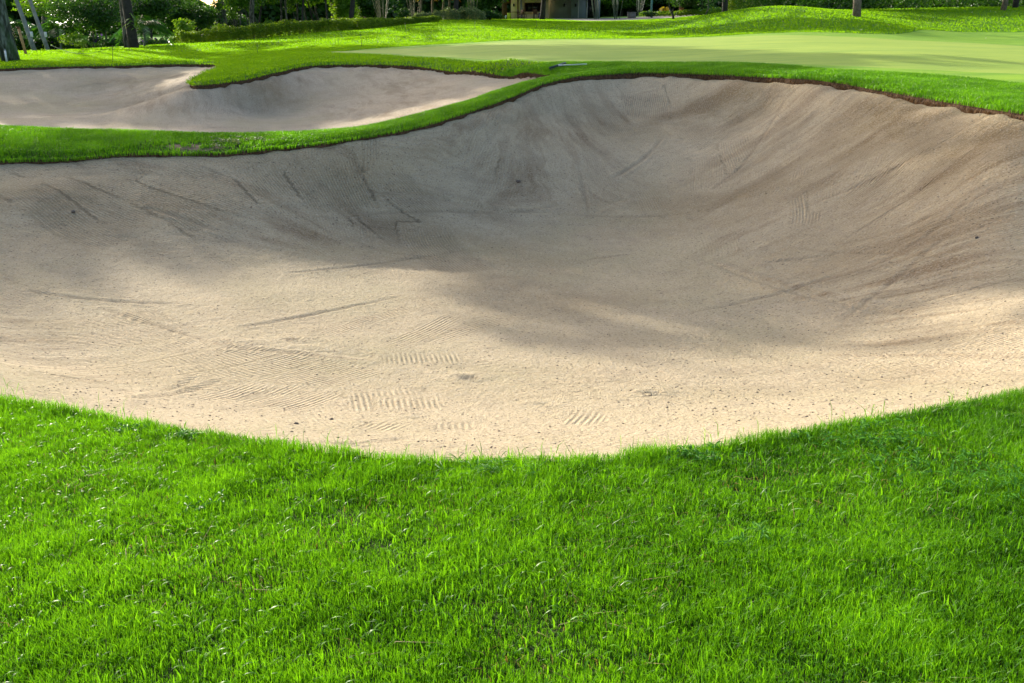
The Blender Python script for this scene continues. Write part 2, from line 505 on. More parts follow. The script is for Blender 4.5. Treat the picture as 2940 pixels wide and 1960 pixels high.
M['pink'] = leafmat("pink_petal", (.45, .10, .16), (.6, .25, .3), .4, (1, 1, 1), .6, .2)
M["white_petal"] = leafmat("white_petal", (.5, .5, .45), (.7, .7, .65), .4, (1, 1, 1), .6, .2)
M['bark'] = simple("grey_bark", (.11, .10, .085), .9, .5, 3., .04)
M['bark_pale'] = simple("pale_grey_bark", (.22, .22, .22), .9, .35, 3., .02)
M['bark_dark'] = simple("dark_bark", (.035, .03, .025), .9, .4, 4., .04)
M['bark_brown'] = simple("scaly_brown_bark", (.16, .12, .085), .9, .5, 7., .05)
N = NT("mossy_bark")
g = N.n("ShaderNodeMapping", {"Vector": N.n("ShaderNodeTexCoord").outputs["Object"], "Scale": (1, 1, .25)}).outputs[0]
f = N.noise(g, 5, 5, .65)
c = N.mix(N.rng(f, .42, .60), (.035, .04, .028), (.17, .20, .16))
c = N.mix(N.rng(N.noise(g, 2.2, 4), .52, .62, 0, .8), c, (.03, .06, .015))
M['bark_moss'] = N.done(N.bsdf(c, .9, .15, N.bump(f, .12)))
N = NT("furrowed_bark")
g = N.n("ShaderNodeMapping", {"Vector": N.n("ShaderNodeTexCoord").outputs["Object"], "Scale": (1, 1, .3)}).outputs[0]
f = N.noise(g, 7, 5, .7)
c = N.mix(N.rng(f, .42, .60), (.03, .028, .02), (.15, .14, .11))
M['bark'] = N.done(N.bsdf(c, .9, .15, N.bump(f, .06)))
M['stem'] = simple("bamboo_stem", (.07, .10, .06), .5, .4, 2.)
M['stem_yellow'] = simple("olive_stem", (.12, .12, .06), .6, .4, 2.)
M['stone'] = simple("pebble_stone", (.13, .10, .08), .8, .3, 30., .01)
M['green_plastic'] = simple("dark_green_plastic", (.006, .03, .026), .45, .2, 20., 0, .5)
M['handle'] = simple("pale_fibreglass", (.45, .55, .47), .4, .1, 10., 0, .5)
M['stake'] = simple("dark_green_metal", (.012, .03, .012), .5, .2, 10.)
M['rope'] = simple("faded_green_rope", (.05, .16, .06), .9, .3, 40.)
M['wall'] = simple("cream_render", (.75, .58, .34), .9, .10, 1.2, .005)
M['wall2'] = simple("grey_green_render", (.22, .23, .19), .9, .15, 1.0, .005)
M['wall3'] = simple("pale_grey_panel", (.22, .26, .30), .7, .08, 1.5)
M['darkglass'] = simple("dark_opening", (.012, .012, .014), .25, .3, 3., 0, .5)
M['wood'] = simple("brown_timber", (.12, .055, .025), .7, .35, 5., .01)
M['roof'] = simple("brown_roof_tile", (.045, .035, .03), .85, .3, 4., .02)
M['white'] = simple("white_paint", (.62, .62, .62), .5, .08, 8.)
M['yellow'] = simple("lime_yellow_panel", (.48, .52, .03), .6, .1, 8.)
M['teal'] = simple("teal_paint", (.10, .27, .27), .5, .15, 6.)
M['tan'] = simple("tan_timber", (.38, .21, .09), .8, .2, 6.)
M['tarp'] = simple("blue_cloth", (.02, .04, .12), .7, .2, 6.)
M['concrete'] = simple("grey_concrete", (.22, .20, .18), .9, .15, 2., .004)
M['deadleaf'] = leafmat("fallen_leaf", (.30, .26, .16), (.62, .58, .46), .25, (1, .9, .6), .35, .6)

# ground under the grass
N = NT("turf_ground")
g = N.geo(); far = N.attr("far")
near_c = N.mix(N.rng(N.noise(g, 9, 4), .35, .65), (.020, .045, .006), (.055, .075, .018))
n1 = N.noise(N.n("ShaderNodeMapping", {"Vector": g, "Scale": (.35, 1.0, 1)}).outputs[0], 1.3, 5, .6)
far_c = N.mix(N.rng(n1, .35, .7), (.045, .15, .005), (.14, .29, .010))
dry = N.rng(N.noise(g, .8, 4), .66, .78)
far_c = N.mix(N.math('MULTIPLY', dry, .35), far_c, (.26, .34, .06))
dirt = N.attr("dirt")
dirt_f = N.rng(N.math('ADD', dirt, N.math('MULTIPLY', N.math('SUBTRACT', N.noise(g, 6, 4), .5), .9)), .45, .6)
c = N.mix(dirt_f, N.mix(far, near_c, far_c), (.22, .155, .10))
nm = N.bump(N.noise(g, 14, 4, .65), .06)
M['ground'] = N.done(N.bsdf(c, .9, .15, nm))
# close-mown putting surface
N = NT("putting_turf")
g = N.geo()
st = N.n("ShaderNodeMapping", {"Vector": g, "Scale": (.10, 1.2, 1)}).outputs[0]
f = N.math('ADD', N.math('MULTIPLY', N.noise(st, 1.6, 5, .6), .7), N.math('MULTIPLY', N.noise(g, 1.1, 4), .3))
c = N.mix(N.rng(f, .38, .62), (.225, .32, .022), (.325, .40, .034))
c = N.mix(N.rng(N.noise(g, 35, 3), .35, .7, 0, .3), c, (.19, .32, .03))
M['green'] = N.done(N.bsdf(c, .75, .25, N.bump(N.noise(g, 60, 3), .006)))
N = NT("fringe_turf")
g = N.geo()
st = N.n("ShaderNodeMapping", {"Vector": g, "Scale": (.3, 1.2, 1)}).outputs[0]
c = N.mix(N.rng(N.noise(st, 1.6, 5, .6), .35, .65), (.14, .30, .008), (.27, .42, .015))
c = N.mix(N.rng(N.noise(g, 30, 3), .3, .7, 0, .35), c, (.12, .24, .005))
M['fringe'] = N.done(N.bsdf(c, .8, .2, N.bump(N.noise(g, 45, 3), .012)))
M['path'] = simple("pale_path", (.26, .22, .19), .9, .12, 1.5, .004)
M['soil'] = (lambda N: N.done(N.bsdf(N.mix(N.rng(N.noise(N.geo(), 22, 4), .35, .65), (.040, .022, .013), (.12, .075, .045)), .95, .1,
                                     N.bump(N.noise(N.geo(), 30, 4), .03))))(NT("dark_soil"))

# raked sand
def sand_mat(name, warm):
    N = NT(name)
    g = N.geo()
    sx = N.n("ShaderNodeSeparateXYZ", {0: g})
    X, Y = sx.outputs[0], sx.outputs[1]
    rim = N.n("ShaderNodeSeparateXYZ", {0: N.n("ShaderNodeAttribute", attribute_name="rim").outputs[1]})
    S, T = rim.outputs[0], rim.outputs[1]
    slope, floor_ = N.attr("slope"), N.attr("flat")
    # skewed down-slope coordinates: strokes pulled down and across the face
    wob = N.math('MULTIPLY', N.math('SUBTRACT', N.noise(g, .8, 2), .5), .5)
    S2 = N.math('ADD', N.math('ADD', S, N.math('MULTIPLY', T, N.attr("skew"))), wob)
    streak = N.n("ShaderNodeCombineXYZ", {0: S2, 1: N.math('MULTIPLY', T, .20), 2: 0.0}).outputs[0]
    damp = N.noise(streak, 1.9, 5, .68)
    fine = N.noise(streak, 9.0, 4, .6)
    patch = N.noise(g, .55, 4, .55, .4)
    dry = (.505, .40, .285) if not warm else (.53, .425, .28)
    wet = (.21, .135, .070)
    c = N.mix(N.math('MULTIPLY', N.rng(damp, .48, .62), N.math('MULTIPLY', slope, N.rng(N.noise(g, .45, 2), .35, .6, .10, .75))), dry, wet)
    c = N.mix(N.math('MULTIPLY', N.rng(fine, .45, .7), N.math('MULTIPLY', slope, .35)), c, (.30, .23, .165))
    moist_shade = N.attr("moist_shade")
    c = N.mix(N.math('MULTIPLY', moist_shade, N.rng(N.noise(g, 1.3, 5, .65), .22, .58)), c, (.225, .155, .070))
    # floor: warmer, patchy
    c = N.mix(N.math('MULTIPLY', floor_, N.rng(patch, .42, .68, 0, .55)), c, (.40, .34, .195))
    c = N.mix(N.rng(N.noise(g, 3.2, 5, .6), .50, .72, 0, .35), c, (.30, .24, .17))
    c = N.mix(N.rng(N.noise(g, 60, 2, .5), .52, .64, 0, .35), c, (.24, .19, .12))
    c = N.mix(N.rng(N.noise(g, 45, 2, .5), .50, .36, 0, .35), c, (.62, .54, .43))
    c = N.mix(N.rng(N.noise(g, 34, 1, .5), .66, .70, 0, .75), c, (.12, .09, .065))
    c = N.mix(N.math('MULTIPLY', N.attr("ln"), .38), c, (.22, .16, .10))
    # rake grooves coloured darker than the sand around them
    tin0 = N.math('SINE', N.math('MULTIPLY', N.attr("sq"), 6.2832 / .042))
    c = N.mix(N.math('MULTIPLY', N.attr("sm"), N.rng(tin0, .0, -1.0, 0, .45)), c, (.24, .175, .105))
    # rake strokes: patches with a direction of their own
    vor = N.n("ShaderNodeTexVoronoi", {"Vector": N.n("ShaderNodeMapping", {"Vector": g, "Scale": (.55, .55, 0)}).outputs[0], "Scale": 1.0, "Randomness": 1.0})
    ang = N.math('MULTIPLY', N.n("ShaderNodeSeparateColor", {0: vor.outputs["Color"]}).outputs[0], 3.1)
    wv = N.math('MULTIPLY', N.math('SUBTRACT', N.noise(g, .7, 1), .5), .16)
    q = N.math('ADD', N.math('ADD', N.math('MULTIPLY', X, N.math('COSINE', ang)), N.math('MULTIPLY', Y, N.math('SINE', ang))), wv)
    stripe = N.math('SINE', N.math('MULTIPLY', q, 6.2832 / .040))
    mask = N.math('MULTIPLY', N.rng(N.noise(g, 1.25, 3, .6), .50, .60), N.math('ADD', N.math('MULTIPLY', N.attr("raked"), .9), .1))
    wst = N.math('SINE', N.math('MULTIPLY', S2, 6.2832 / .055))
    wmask = N.math('MULTIPLY', slope, N.rng(N.noise(streak, 1.1, 3), .42, .58))
    gr1 = N.noise(g, 55, 4, .7)
    gr2 = N.noise(g, 16, 3, .6)
    lo = N.noise(N.n("ShaderNodeMapping", {"Vector": g, "Scale": (.4, 1.4, 1), "Rotation": (0, 0, .35)}).outputs[0], 7, 3, .6)
    stk = N.noise(streak, 16, 3, .6)
    tine = N.math('SINE', N.math('MULTIPLY', N.attr("sq"), 6.2832 / .042))
    tm = N.math('MULTIPLY', N.attr("sm"), N.rng(N.noise(g, 2.5, 3, .6), .35, .55, .25, 1.0))
    h = N.math('MULTIPLY', N.math('MULTIPLY', stripe, N.math('MULTIPLY', mask, .5)), .006)
    h = N.math('ADD', h, N.math('MULTIPLY', N.math('MULTIPLY', tine, tm), .013))
    h = N.math('ADD', h, N.math('MULTIPLY', N.math('MULTIPLY', wst, wmask), .007))
    h = N.math('ADD', h, N.math('MULTIPLY', gr1, .038))
    h = N.math('ADD', h, N.math('MULTIPLY', gr2, .045))
    h = N.math('ADD', h, N.math('MULTIPLY', lo, .022))
    h = N.math('ADD', h, N.math('MULTIPLY', N.math('MULTIPLY', stk, slope), .05))
    nm = N.bump(h, 1.0, .9)
    return N.done(N.bsdf(c, .95, .12, nm))
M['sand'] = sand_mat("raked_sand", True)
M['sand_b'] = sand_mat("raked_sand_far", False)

# ------------------------------------------------------------------ ground sheet: one triangulation, split by surface
def hits(lst, d0): return [hit(a[0], a[1], d0 if len(a) < 3 else a[2])[:2] for a in lst]
gi = hits([(930, 149, 34), (1050, 151, 32), (1200, 160, 29), (1400, 171, 26), (1530, 174, 25), (1700, 176, 24), (1900, 177, 23), (2100, 177, 22), (2300, 184, 20),
           (2500, 193, 19), (2700, 202, 18), (2940, 212, 17)], 20)
gi += [np.array([14.5, 18.5]), np.array([19, 25]), np.array([17.8, 31.5]), P(2800, 130, 33.5)[:2], P(2600, 119, 34.5)[:2], P(2450, 107, 37)[:2], P(2300, 98, 39.5)[:2], P(2050, 108, 42)[:2]]
gi += [P(1900, 113, 43)[:2], P(1700, 116, 42)[:2], P(1500, 117, 42)[:2], P(1380, 122, 41)[:2], P(1250, 131, 41)[:2], P(1100, 142, 40)[:2]]
fo = hits([(870, 150, 34), (1000, 154, 32), (1150, 162, 29), (1300, 171, 27), (1530, 178, 24.5), (1700, 180, 23.5), (1900, 182, 22.5), (2100, 182, 21.5), (2250, 189, 20),
           (2400, 204, 18), (2600, 214, 16.5), (2800, 228, 15.5), (2940, 244, 14.5)], 20)
fo += [np.array([14.5, 15.5]), np.array([22, 22]), np.array([30, 40]), np.array([30, 53]), P(2940, 96, 54)[:2], P(2800, 90, 55)[:2], P(2680, 92, 53)[:2], P(2560, 96, 48)[:2],
       P(2400, 94, 46)[:2], P(2200, 96, 45.5)[:2], P(2050, 104, 45)[:2], P(1900, 109, 45)[:2], P(1700, 111, 44.5)[:2], P(1500, 111, 44.5)[:2], P(1350, 119, 43)[:2], P(1200, 131, 42.5)[:2], P(1050, 141, 41)[:2], P(920, 147, 39)[:2]]
pa = [P(1590, 57, 99)[:2], P(1700, 66, 90)[:2], P(1800, 62, 92)[:2], P(1900, 53, 96)[:2], P(1990, 45, 100)[:2], P(2020, 40, 108)[:2], np.array([30, 118]), np.array([30, 124]), P(1900, 42, 112)[:2], P(1800, 46, 106)[:2], P(1700, 51, 104)[:2], P(1590, 53, 103)[:2]]
loopG, loopF, loopP = smooth_loop(gi, .5), smooth_loop(fo, .5), smooth_loop(pa, 1.0)
loops = [loopA[:, :2], loopB[:, :2], loopG, loopF, loopP]
pts = []
def grid(x0, x1, y0, y1, s, cut=None):
    X, Y = np.meshgrid(np.arange(x0, x1, s), np.arange(y0, y1, s))
    X = X.ravel() + rng.uniform(-.25, .25, X.size) * s; Y = Y.ravel() + rng.uniform(-.25, .25, Y.size) * s
    if cut is not None:
        m = ~((X > cut[0]) & (X < cut[1]) & (Y > cut[2]) & (Y < cut[3])); X, Y = X[m], Y[m]
    k = np.ones(len(X), bool)
    for lp in loops:
        near = (X > lp[:, 0].min() - 1) & (X < lp[:, 0].max() + 1) & (Y > lp[:, 1].min() - 1) & (Y < lp[:, 1].max() + 1)
        i = np.nonzero(near & k)[0]
        dd = pdist(X[i], Y[i], lp)
        k[i[dd < s * .45]] = False
    for lp in (loopA, loopB):
        k &= ~inpoly(X, Y, lp[::2])
    pts.append(np.c_[X, Y][k])
grid(-7, 8, -1, 7, .14)
grid(-26, 16, -3, 40, .34, (-7, 8, -1, 7))
grid(-60, 60, -20, 120, 1.3, (-26, 16, -3, 40))
grid(-420, 420, -380, 460, 14, (-60, 60, -20, 120))
V = [Vector(p) for p in np.concatenate(pts)]
E = []
for lp in loops:
    b = len(V)
    V += [Vector((float(p[0]), float(p[1]))) for p in lp]
    E += [(b + i, b + (i + 1) % len(lp)) for i in range(len(lp))]
r = delaunay_2d_cdt(V, E, [], 0, 1e-5)
v2 = np.array([tuple(v) for v in r[0]])
tr = np.array([f for f in r[2] if len(f) == 3], np.int32)
cx = v2[tr].mean(1)
e1, e2 = v2[tr[:, 1]] - v2[tr[:, 0]], v2[tr[:, 2]] - v2[tr[:, 0]]
flip = (e1[:, 0] * e2[:, 1] - e1[:, 1] * e2[:, 0]) < 0
tr[flip] = tr[flip][:, ::-1]
iA, iB = inpoly(cx[:, 0], cx[:, 1], loopA), inpoly(cx[:, 0], cx[:, 1], loopB)
iG, iF, iP = [inpoly(cx[:, 0], cx[:, 1], l) for l in (loopG, loopF, loopP)]
vz = Hg(v2[:, 0], v2[:, 1]) - roll(v2[:, 0], v2[:, 1])
v3 = np.c_[v2, vz]
farv = np.clip((v2[:, 1] - 22) / 12, 0, 1)
farv = np.maximum(farv, np.clip((np.abs(v2[:, 0]) - 30) / 20, 0, 1))
dp = P(575, 432, 13.7)
dirtv = np.exp(-(((v2[:, 0] - dp[0]) / .55) ** 2 + ((v2[:, 1] - dp[1]) / .22) ** 2))
def submesh(name, m, mat):
    t = tr[m]
    u, inv = np.unique(t, return_inverse=True)
    o = mesh_np(name, v3[u], [inv.reshape(-1, 3)], mat, None, {"far": farv[u], "dirt": dirtv[u]}, True)
    return tag(o, kind='structure')
gm = ~(iA | iB | iG | iF | iP)
submesh("ground", gm, M['ground'])
submesh("putting_green", iG & ~iA, M['green'])
submesh("fringe", iF & ~iG & ~iA & ~iB, M['fringe'])
submesh("path", iP & ~iF & ~iG, M['path'])

# ------------------------------------------------------------------ sand
def sand(name, lp, which, step, mat, skew):
    x0, x1, y0, y1 = lp[:, 0].min() - .4, lp[:, 0].max() + .4, lp[:, 1].min() - .4, lp[:, 1].max() + .4
    xs, ys = np.arange(x0, x1, step), np.arange(y0, y1, step)
    X, Y = np.meshgrid(xs, ys)
    x, y = X.ravel(), Y.ravel()
    inside = inpoly(x, y, lp)
    cs = lp[::3]
    d, s = pdist(x, y, cs, True)
    keep = inside | (d < .35)
    z = Hs(x, y, which)
    hg = Hg(x, y)
    lim = hg - np.where(inside, np.interp(d, [0, .6], [.03, -.3]), .10 + d * .5)
    if which == 'A':
        # wheel and foot marks, rake edge ridges
        for (ax, ay, ad, bx, by, bd, wd, dep) in [(400, 870, 8.9, 640, 990, 7.7, .05, .010), (640, 990, 7.7, 1060, 1035, 7.3, .05, .010), (2050, 760, 11.2, 2620, 900, 7.9, .06, .014),
                                                (2210, 760, 10.9, 2790, 640, 10.2, .05, .014), (2560, 455, 12.7, 2150, 500, 14.2, .05, -.02), (390, 1165, 5.4, 560, 1085, 6.6, .03, .012),
                                                (1060, 610, 13.4, 1560, 590, 14.3, .06, .02)]:
            a, b = P(ax, ay, ad)[:2], P(bx, by, bd)[:2]
            dx, dy = b - a
            t = np.clip(((x - a[0]) * dx + (y - a[1]) * dy) / (dx * dx + dy * dy), 0, 1)
            dd = np.hypot(x - a[0] - t * dx, y - a[1] - t * dy) + .05 * (vnoise(x, y, 3, 5) - .5)
            z = z - dep * np.exp(-(dd / wd) ** 2) + dep * .6 * np.exp(-((dd - wd * 2) / wd) ** 2)
        for (px_, py_, d_, r_, dep) in [(1870, 1130, 6.0, .035, .022), (1560, 1155, 5.8, .04, .014), (1345, 1078, 6.7, .045, .02), (840, 985, 7.8, .04, .015), (1200, 1210, 5.4, .035, .012), (1060, 1235, 5.2, .035, .012)]:
            a = P(px_, py_, d_)[:2]
            dd = np.hypot((x - a[0]) * .6, y - a[1]) + .02 * (vnoise(x, y, 9, 6) - .5)
            z = z - dep * np.exp(-(dd / r_) ** 2) + dep * .8 * np.exp(-((dd - r_ * 1.9) / r_) ** 2)
    lipd = (np.where(y > 6, np.interp(x, [-3, 2], [.085, .15]), .035) if which == 'A' else np.where(y > 22, .15, .08))
    lipd = lipd * (.55 + .9 * fbm(s * 2.2, s * 0, 1, 77, 3))
    tt_ = np.clip(1 - d / .55, 0, 1) ** 1.5
    z = np.where(inside, z * (1 - tt_) + (hg - lipd) * tt_, np.minimum(z, hg - lipd - d))
    Z = z.reshape(X.shape)
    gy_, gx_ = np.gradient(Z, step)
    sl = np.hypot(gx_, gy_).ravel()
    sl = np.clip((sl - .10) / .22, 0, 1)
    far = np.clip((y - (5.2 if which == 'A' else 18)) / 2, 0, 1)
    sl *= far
    raked = fbm(x, y, .5, 31)
    raked = np.clip((raked - .42) / .12, 0, 1)
    if which == 'A':
        raked = np.maximum(raked, np.clip(1 - np.hypot((x + 2.6) / 2.6, (y - 6.4) / 1.6), 0, 1) * 2.5)
        raked *= np.clip(1.3 - np.clip((x - .6) / 2.0, 0, 1) * np.clip((9 - y) / 2, 0, 1) * 1.2, .1, 1)
        raked = np.clip(raked, 0, 1)
    sk = np.interp(x, [-2, 2.5], [.45, -.55]) if which == 'A' else np.full(len(x), skew)
    sq, sm = np.zeros(len(x)), np.zeros(len(x))
    rs = np.random.default_rng(77)
    ST = []
    if which == 'A':
        for _ in range(260):      # random work of the rake: down the faces, across the floor
            cx0, cy0 = rs.uniform(-9, 7.5), rs.uniform(5, 21)
            rr_ = math.hypot(cx0 - .6, (cy0 - 8.6) * 1.0)
            a_ = math.atan2(cy0 - 8.6, cx0 - .6) + rs.normal(0, .12) + (.35 if cx0 > 0 else -.35) if rr_ > 3.2 else rs.normal(.15, .3)
            if cx0 > 0 and cy0 < 9 and rs.random() < .6: continue
            l_ = rs.uniform(1.0, 3.0)
            ST.append((cx0, cy0, cx0 + math.cos(a_) * l_, cy0 + math.sin(a_) * l_, rs.uniform(.3, .7), rs.uniform(.15, .65)))
        for (ax, ay, ad, bx, by, bd, wd) in [
            (-60, 960, 7.7, 480, 885, 8.6, .5), (-60, 1010, 7.2, 540, 930, 8.1, .6), (0, 1080, 6.5, 620, 975, 7.7, .7), (150, 1120, 6.2, 800, 1005, 7.5, .8), (330, 1150, 5.9, 960, 1020, 7.3, .8),
            (480, 1180, 5.7, 1060, 1045, 7.1, .7), (560, 1200, 5.5, 800, 1090, 6.5, .5), (680, 1200, 5.5, 900, 1100, 6.5, .4), (780, 1195, 5.5, 960, 1110, 6.4, .4),
            (1205, 1045, 7.1, 1205, 1010, 7.5, .75), (1110, 1190, 5.6, 1110, 1110, 6.4, .6), (1180, 1180, 5.7, 1185, 1130, 6.2, .5), (1050, 1275, 4.9, 1130, 1215, 5.3, .35), (1330, 1270, 4.95, 1320, 1225, 5.3, .3),
            (1640, 1250, 5.0, 1700, 1190, 5.6, .3), (1200, 990, 7.7, 1500, 900, 9.0, .35), (1080, 1000, 7.5, 1330, 905, 8.9, .35), (880, 980, 7.7, 1190, 890, 9.2, .3),
            (1080, 620, 13.2, 1240, 720, 12.0, .9), (1210, 640, 13.0, 1330, 790, 10.8, .8), (120, 480, 12.6, 420, 640, 11.4, .6), (0, 520, 12.2, 350, 700, 10.8, .6), (260, 470, 12.9, 620, 640, 11.6, .7),
            (440, 470, 13.0, 760, 600, 12.2, .8), (760, 450, 13.3, 840, 560, 12.6, 1.0), (900, 440, 13.5, 1000, 590, 12.7, 1.1), (1080, 420, 13.8, 1260, 590, 13.2, .7),
            (2450, 290, 15.2, 2000, 540, 14.0, .5), (2600, 310, 14.2, 2200, 520, 13.4, .6), (2760, 330, 13.2, 2400, 560, 12.2, .6), (2900, 350, 12.0, 2600, 560, 11.4, .6),
            (2350, 260, 16.8, 2150, 420, 15.5, .6), (2200, 240, 18.5, 2080, 360, 17.3, .7), (2040, 230, 20, 2000, 330, 19, .8), (1850, 230, 20.9, 1850, 330, 19.2, 1.0), (1700, 250, 20.2, 1780, 380, 18, .8)]:
            a, b = P(ax, ay, ad), P(bx, by, bd)
            ST.append((a[0], a[1], b[0], b[1], wd, 1.0))
    else:
        for _ in range(140):
            cx0, cy0 = rs.uniform(-22, 1), rs.uniform(19, 36)
            a_ = rs.normal(1.1, .3) if cy0 > 29 else rs.normal(.1, .2)
            l_ = rs.uniform(1, 3)
            ST.append((cx0, cy0, cx0 + math.cos(a_) * l_, cy0 + math.sin(a_) * l_, rs.uniform(.3, .8), rs.uniform(.3, .8)))
    zr = np.zeros(len(x))
    ln = np.zeros(len(x))
    DR = [(_a, _b, _c, _d) for _a, _b, _c, _d in []]
    if which == 'A':
        for (ax, ay, ad, bx, by, bd) in [(300, 880, 8.7, 660, 1010, 7.5), (660, 1010, 7.5, 1060, 1040, 7.2), (90, 850, 9.0, 520, 850, 9.0), (1340, 710, 12.1, 830, 800, 10.4), (1150, 860, 9.6, 700, 960, 8.2), (2050, 760, 11.2, 2600, 880, 8.0),
                                         (2200, 760, 10.9, 2900, 600, 10), (2960, 310, 12, 2500, 590, 11.3), (2850, 360, 12.6, 2300, 560, 12.8), (2750, 560, 10.5, 2400, 640, 11), (2250, 260, 18, 2120, 400, 15.5), (2150, 430, 15.8, 2050, 500, 15), (1900, 380, 18, 1760, 520, 15.8),
                                         (390, 1165, 5.4, 620, 1085, 6.5), (420, 590, 11.9, 620, 650, 11.5), (1000, 590, 12.8, 1600, 560, 14.6), (1620, 580, 14.3, 2060, 560, 14),
                                         (2700, 720, 9.7, 2420, 900, 8.2), (2300, 700, 11.2, 2700, 800, 9.2), (1950, 900, 9, 2500, 760, 10), (1000, 690, 12, 1300, 740, 11.4)]:
            a, b = P(ax, ay, ad), P(bx, by, bd)
            DR.append((a[0], a[1], b[0], b[1]))
        for _ in range(12):
            a_ = rs.uniform(-math.pi, math.pi); r0 = rs.uniform(2.2, 9)
            cx0, cy0 = .6 + r0 * math.cos(a_), 8.6 + r0 * math.sin(a_) * 1.1
            if cx0 > 0 and cy0 < 8: continue
            dr_a = a_ + (.35 if cx0 > 0 else -.35) + rs.normal(0, .10) if r0 > 3.6 else rs.normal(.2, .3)
            l_ = rs.uniform(.5, 2.6)
            DR.append((cx0, cy0, cx0 + math.cos(dr_a) * l_, cy0 + math.sin(dr_a) * l_))
    for (ax, ay, bx, by) in DR:
        dx, dy = bx - ax, by - ay; L_ = math.hypot(dx, dy)
        sel = np.nonzero((x > min(ax, bx) - .4) & (x < max(ax, bx) + .4) & (y > min(ay, by) - .4) & (y < max(ay, by) + .4))[0]
        t_ = np.clip(((x[sel] - ax) * dx + (y[sel] - ay) * dy) / (L_ * L_), 0, 1)
        bow = .12 * L_ * t_ * (1 - t_) * math.sin(ax * 9)
        dd = np.hypot(x[sel] - ax - t_ * dx + bow * dy / L_, y[sel] - ay - t_ * dy - bow * dx / L_) + .012 * (vnoise(x[sel], y[sel], 5, 8) - .5)
        g_ = np.exp(-(dd / .026) ** 2) * np.sin(math.pi * np.clip(t_ * .9 + .05, 0, 1)) ** .5
        ln[sel] = np.maximum(ln[sel], g_)
        zr[sel] -= .014 * g_ - .007 * np.exp(-((dd - .07) / .03) ** 2)
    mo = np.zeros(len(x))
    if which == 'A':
        for (px_, py_, d_, rx_, ry_, am) in [(1330, 720, 12.0, 2.2, 1.8, .6), (150, 590, 11.7, 2.6, 1.2, .45), (1500, 860, 9.7, 1.5, 1.1, .5), (2000, 620, 14.2, 2.6, 1.6, .6), (2100, 265, 19.0, 2.4, 1.0, .7), (1500, 330, 17.2, 1.5, .9, .45), (2400, 700, 10.8, 2.2, 1.5, .35), (2600, 320, 14.4, 1.3, 1.5, 1.0), (2880, 400, 11.8, 1.2, 1.2, .85),  # damp stains; the left-wall one is shade put into the colour
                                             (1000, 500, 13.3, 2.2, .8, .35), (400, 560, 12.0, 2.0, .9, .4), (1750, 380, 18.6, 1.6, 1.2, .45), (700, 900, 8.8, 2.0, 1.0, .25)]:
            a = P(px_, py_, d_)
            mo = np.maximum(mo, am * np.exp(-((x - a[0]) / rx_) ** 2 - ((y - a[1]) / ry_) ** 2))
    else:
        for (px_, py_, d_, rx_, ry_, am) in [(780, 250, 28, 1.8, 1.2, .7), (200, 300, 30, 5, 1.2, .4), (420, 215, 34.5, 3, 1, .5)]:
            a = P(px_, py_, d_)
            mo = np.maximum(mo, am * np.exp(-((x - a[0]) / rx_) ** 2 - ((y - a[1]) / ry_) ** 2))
    for (ax, ay, bx, by, wd, st_) in ST:
        L_ = math.hypot(bx - ax, by - ay); ux, uy = (bx - ax) / L_, (by - ay) / L_
        al = (x - ax) * ux + (y - ay) * uy
        ac = -(x - ax) * uy + (y - ay) * ux + .04 * np.sin(al * 2.2 + ax * 5)
        fd = min(.5, L_ * .35)
        m_ = np.clip((wd / 2 - np.abs(ac)) / .07, 0, 1) * np.clip(al / fd, 0, 1) * np.clip((L_ - al) / .22, 0, 1)
        k_ = m_ > .02
        sq[k_] = ac[k_]
        sm[k_] = (m_ * st_)[k_]
        zr += .003 * st_ * np.exp(-((al - L_ - .02) / .07) ** 2) * (np.abs(ac) < wd / 2)
        zr += .0014 * st_ * np.exp(-((np.abs(ac) - wd / 2) / .05) ** 2) * (al > 0) * (al < L_)
    z = z + zr
    if which == 'A':
        s = np.arctan2(x - .6, y - 8.6) * 6.0
        d = np.hypot(x - .6, y - 8.6)
    else:
        s, d = x, y
    idx = -np.ones(len(x), np.int64)
    ni, nj = len(ys), len(xs)
    id0 = np.arange(ni * nj).reshape(ni, nj)
    q = np.stack([id0[:-1, :-1], id0[:-1, 1:], id0[1:, 1:], id0[1:, :-1]], -1).reshape(-1, 4)
    q = q[keep[q].all(1)]
    u, inv = np.unique(q, return_inverse=True)
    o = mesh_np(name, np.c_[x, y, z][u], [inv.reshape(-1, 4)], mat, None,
                {"rim": np.c_[s, d, 0 * s][u], "slope": sl[u], "flat": (1 - sl)[u], "raked": raked[u], "skew": sk[u], "sq": sq[u], "sm": sm[u], "moist_shade": mo[u], "ln": ln[u]}, True)
    return tag(o, kind='structure')
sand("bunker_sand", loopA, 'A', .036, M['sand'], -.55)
sand("bunker_sand", loopB, 'B', .14, M['sand_b'], .35)

